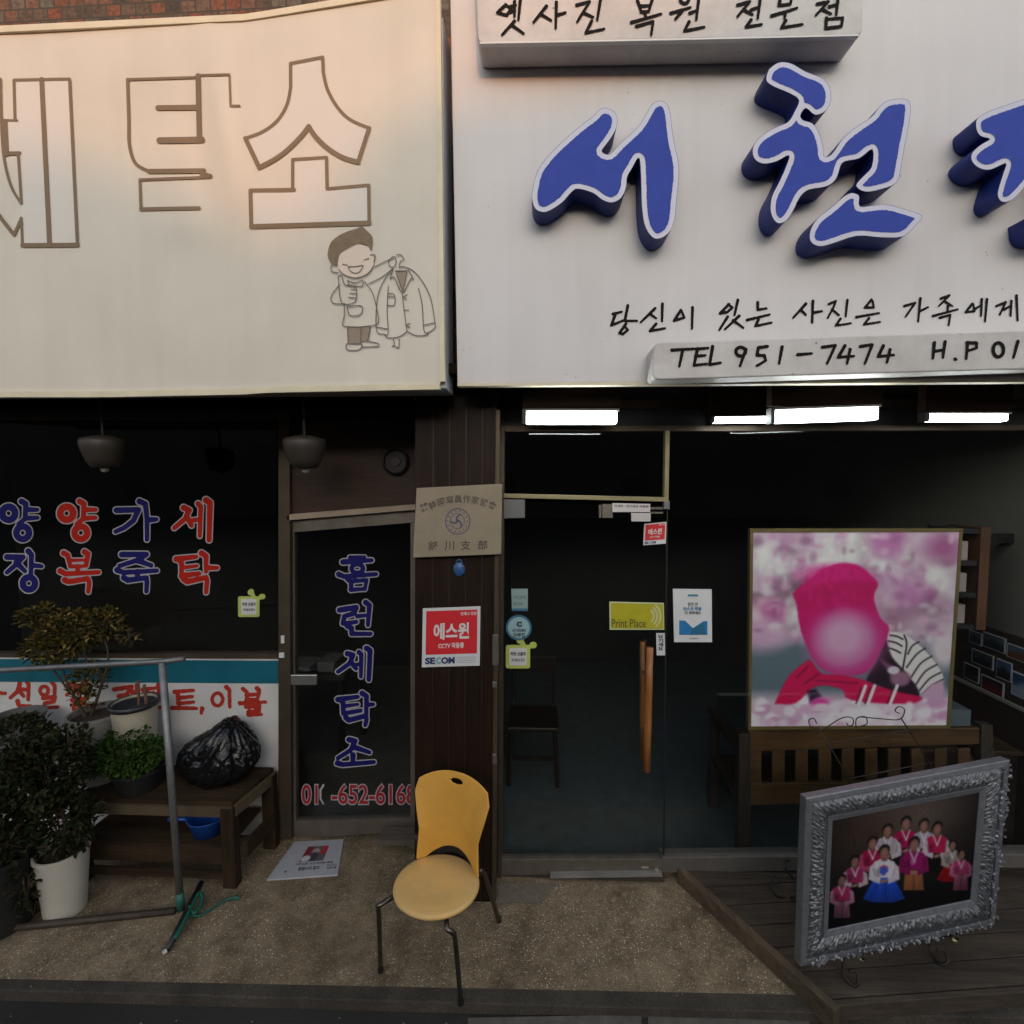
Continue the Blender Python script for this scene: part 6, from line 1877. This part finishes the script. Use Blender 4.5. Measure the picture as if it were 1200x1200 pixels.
for k in range(110):
    cx, cy = rg.rand(), .86 + .16 * rg.rand()
    P.ell(cx, cy, .02 + .035 * rg.rand(), .015 + .025 * rg.rand(), [(232, 222, 226), (222, 195, 210), (205, 150, 185), (238, 230, 232)][rg.randint(4)], .7, .9)
for k in range(170):                                   # small blossoms and the dark gaps between them
    cx, cy = rg.rand(), rg.rand() * .56
    P.ell(cx, cy, .010 + .022 * rg.rand(), .010 + .020 * rg.rand(), [(234, 230, 226), (214, 170, 196), (150, 92, 128), (104, 66, 92), (198, 120, 168)][rg.choice(5, p=[.40, .32, .10, .02, .16])], 1.0, .42)
U = lambda pts: [((x - 240 + (y - 490) * .006) / 705, (y - 490) / 680) for x, y in pts]
SM = lambda pts, k=4: arcpts(U(pts) + U(pts)[:1], k)[:-1]
MAG, MAGD, MAGL = (200, 12, 100), (150, 8, 70), (222, 40, 130)
P.poly(SM([(720, 838), (780, 850), (850, 905), (905, 970), (920, 1010), (880, 1030), (850, 1060), (820, 1020), (780, 985), (712, 905)]), (222, 214, 210))
CV = lambda pts: arcpts(U(pts), 4)
for s in ([(728, 852), (752, 856), (772, 866)], [(722, 872), (748, 878), (770, 890)], [(714, 894), (742, 902), (766, 914)], [(776, 852), (786, 880), (782, 930), (776, 975)], [(828, 876), (806, 890), (792, 918)], [(852, 898), (822, 920), (790, 965)],
          [(876, 926), (838, 952), (808, 1000)], [(896, 956), (856, 980), (826, 1026)], [(910, 984), (872, 1006), (840, 1046)], [(920, 1008), (884, 1028), (852, 1058)]):
    P.line(CV(s), .0085, (30, 24, 32))
P.poly(U([(845, 1060), (880, 1025), (922, 1010), (930, 1060), (880, 1090)]), (200, 160, 185), .02)
P.poly(SM([(712, 850), (735, 925), (790, 985), (840, 1065), (760, 1065), (690, 1025), (650, 1010), (690, 930)]), (38, 18, 34), .012)
P.poly(U([(700, 940), (745, 960), (770, 1000), (740, 1005)]), (130, 80, 115), .02); P.ell(*U([(770, 1005)])[0], .05, .04, (150, 105, 130), .5); P.ell(*U([(745, 975)])[0], .03, .02, (210, 200, 205), .4)
P.poly(SM([(380, 705), (400, 685), (440, 655), (480, 622), (540, 600), (605, 606), (650, 640), (678, 672), (664, 715), (690, 790), (722, 828), (700, 900), (650, 980), (560, 990), (480, 960), (430, 880), (404, 800), (398, 745)]), MAG, .012)
P.ell(*U([(520, 640)])[0], .16, .055, (212, 25, 125), .8, .7)
P.poly(U([(385, 715), (480, 670), (600, 655), (672, 675), (664, 715), (580, 700), (470, 720), (400, 760)]), (182, 8, 92), .02, .55)
for k in range(28):
    x = 400 + k * 9.6
    P.line(U([(x, 770 - abs(x - 540) * .04), (x + 6, 665 + abs(x - 540) * .06)]), .004, (185, 10, 88))
for k in range(60):
    a_ = rg.rand() * 6.28; r_ = rg.rand() ** .5
    q_ = U([(535 + 120 * r_ * math.cos(a_), 690 + 75 * r_ * math.sin(a_))])[0]
    P.ell(q_[0], q_[1], .012, .02, [(214, 30, 118), (180, 6, 86)][k % 2], 1.2, .4)
fu = U([(572, 880)])[0]
P.ell(*fu, .185, .165, (192, 105, 160), .7, .85); P.ell(fu[0] - .01, fu[1] - .03, .12, .115, (212, 165, 192), .9, .9)
P.poly(SM([(322, 1092), (345, 1040), (380, 985), (430, 945), (450, 940), (490, 985), (560, 990), (650, 1012), (690, 1030), (780, 1055), (850, 1072), (800, 1095), (600, 1080), (560, 1040), (470, 1030), (400, 1088)]), (205, 14, 78), .012)
P.line(U([(400, 1000), (440, 960)]), .012, MAGD); P.line(U([(430, 1020), (480, 985)]), .012, MAGD); P.line(U([(470, 1010), (620, 1020)]), .01, MAGD)
for x in (640, 672, 752):
    P.line(U([(x + 8, 1030), (x - 14, 1095)]), .016, (228, 220, 222)); P.line(U([(x - 8, 1035), (x - 24, 1092)]), .007, (90, 12, 40))
P.poly(U([(440, 1045), (470, 1040), (490, 1065), (450, 1090)]), (60, 25, 60), .02)
P.ell(*U([(485, 1095)])[0], .045, .035, (215, 60, 150), .6)
for k in range(45):
    cx, cy = rg.rand(), .90 + .1 * rg.rand()
    P.ell(cx, cy, .02 + .03 * rg.rand(), .012 + .02 * rg.rand(), [(236, 228, 230), (226, 205, 216), (215, 170, 198)][rg.randint(3)], .7, .85)
painting('print', [q + Vec((0, -.012, 0)) for q in pq3], P.A, po, vcol_mat('poster_print', .4))
oq = [at(878, 619.5, YA), at(1126, 619, YA), at(1111, 852, YBm), at(875.5, 854, YBm)]
def ring4(o4, i4, th):
    o4 = [Vec(v) + Vec((0, -.016, 0)) for v in o4]; i4 = [Vec(v) + Vec((0, -.016, 0)) for v in i4]
    V = o4 + i4 + [v + Vec((0, th, 0)) for v in o4] + [v + Vec((0, th, 0)) for v in i4]
    Fc = []
    for k in range(4):
        j = (k + 1) % 4
        Fc += [[k, 4 + k, 4 + j, j], [k, j, 8 + j, 8 + k], [4 + k, 12 + k, 12 + j, 4 + j], [8 + k, 8 + j, 12 + j, 12 + k]]
    return V, Fc
obj('frame', ring4(oq, pq3, .035), mat('gold_edge', (.20, .15, .06), .4, metal=.4, var=.2), po)
obj('backboard', prism_pts([v + Vec((0, -.009, 0)) for v in pq3], (0, .02, 0)), M_oldwood, po)

# photo prints on the inner side wall
WX = XW - .016
wp = [('pale blue sea', (1136, 738, 1150, 757), (95, 120, 140), (60, 75, 90)), ('grey harbour', (1152, 742, 1178, 764), (105, 118, 125), (50, 60, 66)), ('orange dusk', (1180, 757, 1215, 778), (110, 130, 150), (140, 85, 50)),
      ('green-grey valley', (1139, 762, 1164, 783), (80, 92, 95), (45, 55, 55)), ('blue sky over a dark hill', (1168, 772, 1185, 799), (95, 120, 165), (50, 40, 45)), ('dark forest', (1130, 777, 1147, 800), (45, 35, 35), (60, 50, 50)),
      ('red field', (1150, 793, 1176, 815), (70, 45, 50), (140, 40, 35)), ('white waterfall', (1186, 789, 1215, 822), (60, 90, 140), (190, 200, 215)), ('dim lake', (1160, 818, 1182, 826), (60, 70, 80), (40, 45, 50))]
for lab, (x0, y0, x1, y1), ca, cb in wp[:8]:
    zt1 = atx((x0 + x1) / 2, y0 + 2, WX).z; zb1 = atx((x0 + x1) / 2, y1 - 2, WX).z
    ya, yb = atx(x0, y0, WX).y, atx(x1, y1, WX).y
    c4 = [Vec((WX, ya, zt1)), Vec((WX, yb, zt1)), Vec((WX, yb, zb1)), Vec((WX, ya, zb1))]
    o = tag(obj('photo_print', prism_pts([c4[0], c4[3], c4[2], c4[1]], (.006, 0, 0)), PAPER), 'small print of %s on the inner side wall' % lab, 'photo', 'small prints on the inner wall')
    P = Paint(24, 18, ca); P.poly([(-.1, .55), (1.1, .5), (1.1, 1.1), (-.1, 1.1)], cb, .25); P.ell(.5, .6, .25, .3, cb, .8, .7)
    ins = lambda u, v: c4[0].lerp(c4[1], u).lerp(c4[3].lerp(c4[2], u), v) + Vec((-.002, 0, 0))
    painting('picture', [ins(.05, .06), ins(.95, .06), ins(.95, .94), ins(.05, .94)], P.A * .8, o, vcol_mat('wall_print', .35))
obj_l = box(XW - .03, XW - .001, YR + .06, 4.6, zb - .02, zb)
tag(obj('picture_rail', obj_l, mat('cream_rail', (.35, .32, .26), .5)), 'thin pale rail under the small prints on the inner side wall', 'rail')
# open shelf against the side wall
shY = 3.20
sx0, sx1 = at(1120, 700, shY).x, at(1157, 700, shY).x
sh = thing('open_shelf', 'brown open shelf with pale boxes behind the pink poster', 'shelf', ((sx0 + sx1) / 2, shY, at(1140, 745, shY).z))
zs0, zs1 = at(1140, 738, shY).z, at(1140, 618, shY).z
SHW = wood('shelf_wood', (.07, .03, .014), (.15, .066, .028), .5)
obj('side_panel', box(sx1 - .055, sx1, shY, shY + .25, zs0, zs1), SHW, sh)
obj('back_panel', box(sx0, sx1 - .056, shY + .23, shY + .25, zs0, zs1), M_black, sh)
for k in range(4):
    z = zs0 + (zs1 - zs0) * k / 3.2
    obj('board', box(sx0, sx1 - .056, shY + .01, shY + .23, z, z + .03), M_black, sh)
obj('wall_bracket', box(sx1 + .001, XW - .001, shY + .20, shY + .22, zs1 - .12, zs1 - .06), M_black, sh)
for k, lab in enumerate(('lowest', 'middle', 'highest')):
    z = zs0 + (zs1 - zs0) * k / 3.2 + .031
    tag(obj('paper_box', box(sx0 + .01, sx1 - .10, shY + .03, shY + .2, z, z + .115), mat('pinkish_paper', (.34, .27, .26), .6, var=.2), bev=.003), '%s of the pale pinkish boxes in the open shelf' % lab, 'box', 'pale boxes in the shelf')
# dark cabinet below
cb_ = thing('dark_cabinet', 'low dark wooden cabinet along the inner side wall under the prints', 'cabinet', (XW - .3, 3.6, .02))
obj('carcass', box(XW - .62, XW - .035, YR + .30, 4.6, .02, .66), mat('dark_cabinet', (.03, .02, .015), .45, var=.3), cb_, bev=.006)
obj('top', box(XW - .66, XW - .034, YR + .27, 4.62, .662, .69), wood('cabinet_top', (.05, .03, .018), (.09, .055, .03), .35, 'Y'), cb_, bev=.005)
gy = at(1115, 830, YR + .45)
tag(obj('storage_box', box(gy.x - .06, gy.x + .10, YR + .42, YR + .62, .692, .692 + .19), mat('blue_grey_card', (.12, .16, .18), .6, var=.2), bev=.004), 'blue-grey box on the cabinet beside the lower corner of the poster', 'box')
# wooden chair in the dim room
cc = atz(625, 905, 0.02)
ic = thing('wooden_chair', 'brown wooden chair dimly seen through the studio door', 'chair', cc)
CW = wood('chair_brown', (.006, .0025, .0015), (.016, .007, .003), .5)
obj('seat', box(cc.x - .20, cc.x + .20, cc.y - .2, cc.y + .2, .45, .49), CW, ic, bev=.01)
for sx in (-.17, .17):
    for sy in (-.17, .17):
        obj('leg', tube([cc + Vec((sx * 1.1, sy * 1.1, 0)), cc + Vec((sx, sy, .45))], .018, 8), CW, ic)
    obj('back_post', tube([cc + Vec((sx, .18, .49)), cc + Vec((sx, .23, .88))], .016, 8), CW, ic)
obj('back_rail', box(cc.x - .19, cc.x + .19, cc.y + .2, cc.y + .225, .78, .9), CW, ic, bev=.006)
obj('stretcher', box(cc.x - .17, cc.x + .17, cc.y - .185, cc.y - .165, .22, .25), CW, ic)
# counter and sewing table in the laundry
lt = thing('work_table', 'pale-topped work table dimly seen through the laundry glass door', 'table', (at(375, 740, 4.2).x, 4.2, .03))
lx = at(372, 740, 4.2).x
obj('table_top', box(lx - .75, lx + .30, 4.0, 4.6, .76, .80), mat('table_top_grey', (.05, .047, .044), .5), lt, bev=.005)
for sx in (-.70, .25):
    for sy in (4.04, 4.56):
        obj('leg', box(lx + sx - .02, lx + sx + .02, sy - .02, sy + .02, .03, .76), M_dark, lt)
rng = random.Random(2)
for k, (w_, lab) in enumerate(((.16, 'larger'), (.10, 'smaller'))):
    bx_ = lx - .25 + k * .3
    tag(obj('folded_cloth', box(bx_, bx_ + w_ * 1.5, 4.05, 4.3, .801, .801 + .05 + .04 * k), mat('folded_linen', (.16, .155, .15), .8, var=.2), bev=.015), '%s pile of folded pale linen on the laundry work table' % lab, 'cloth', 'folded linen')
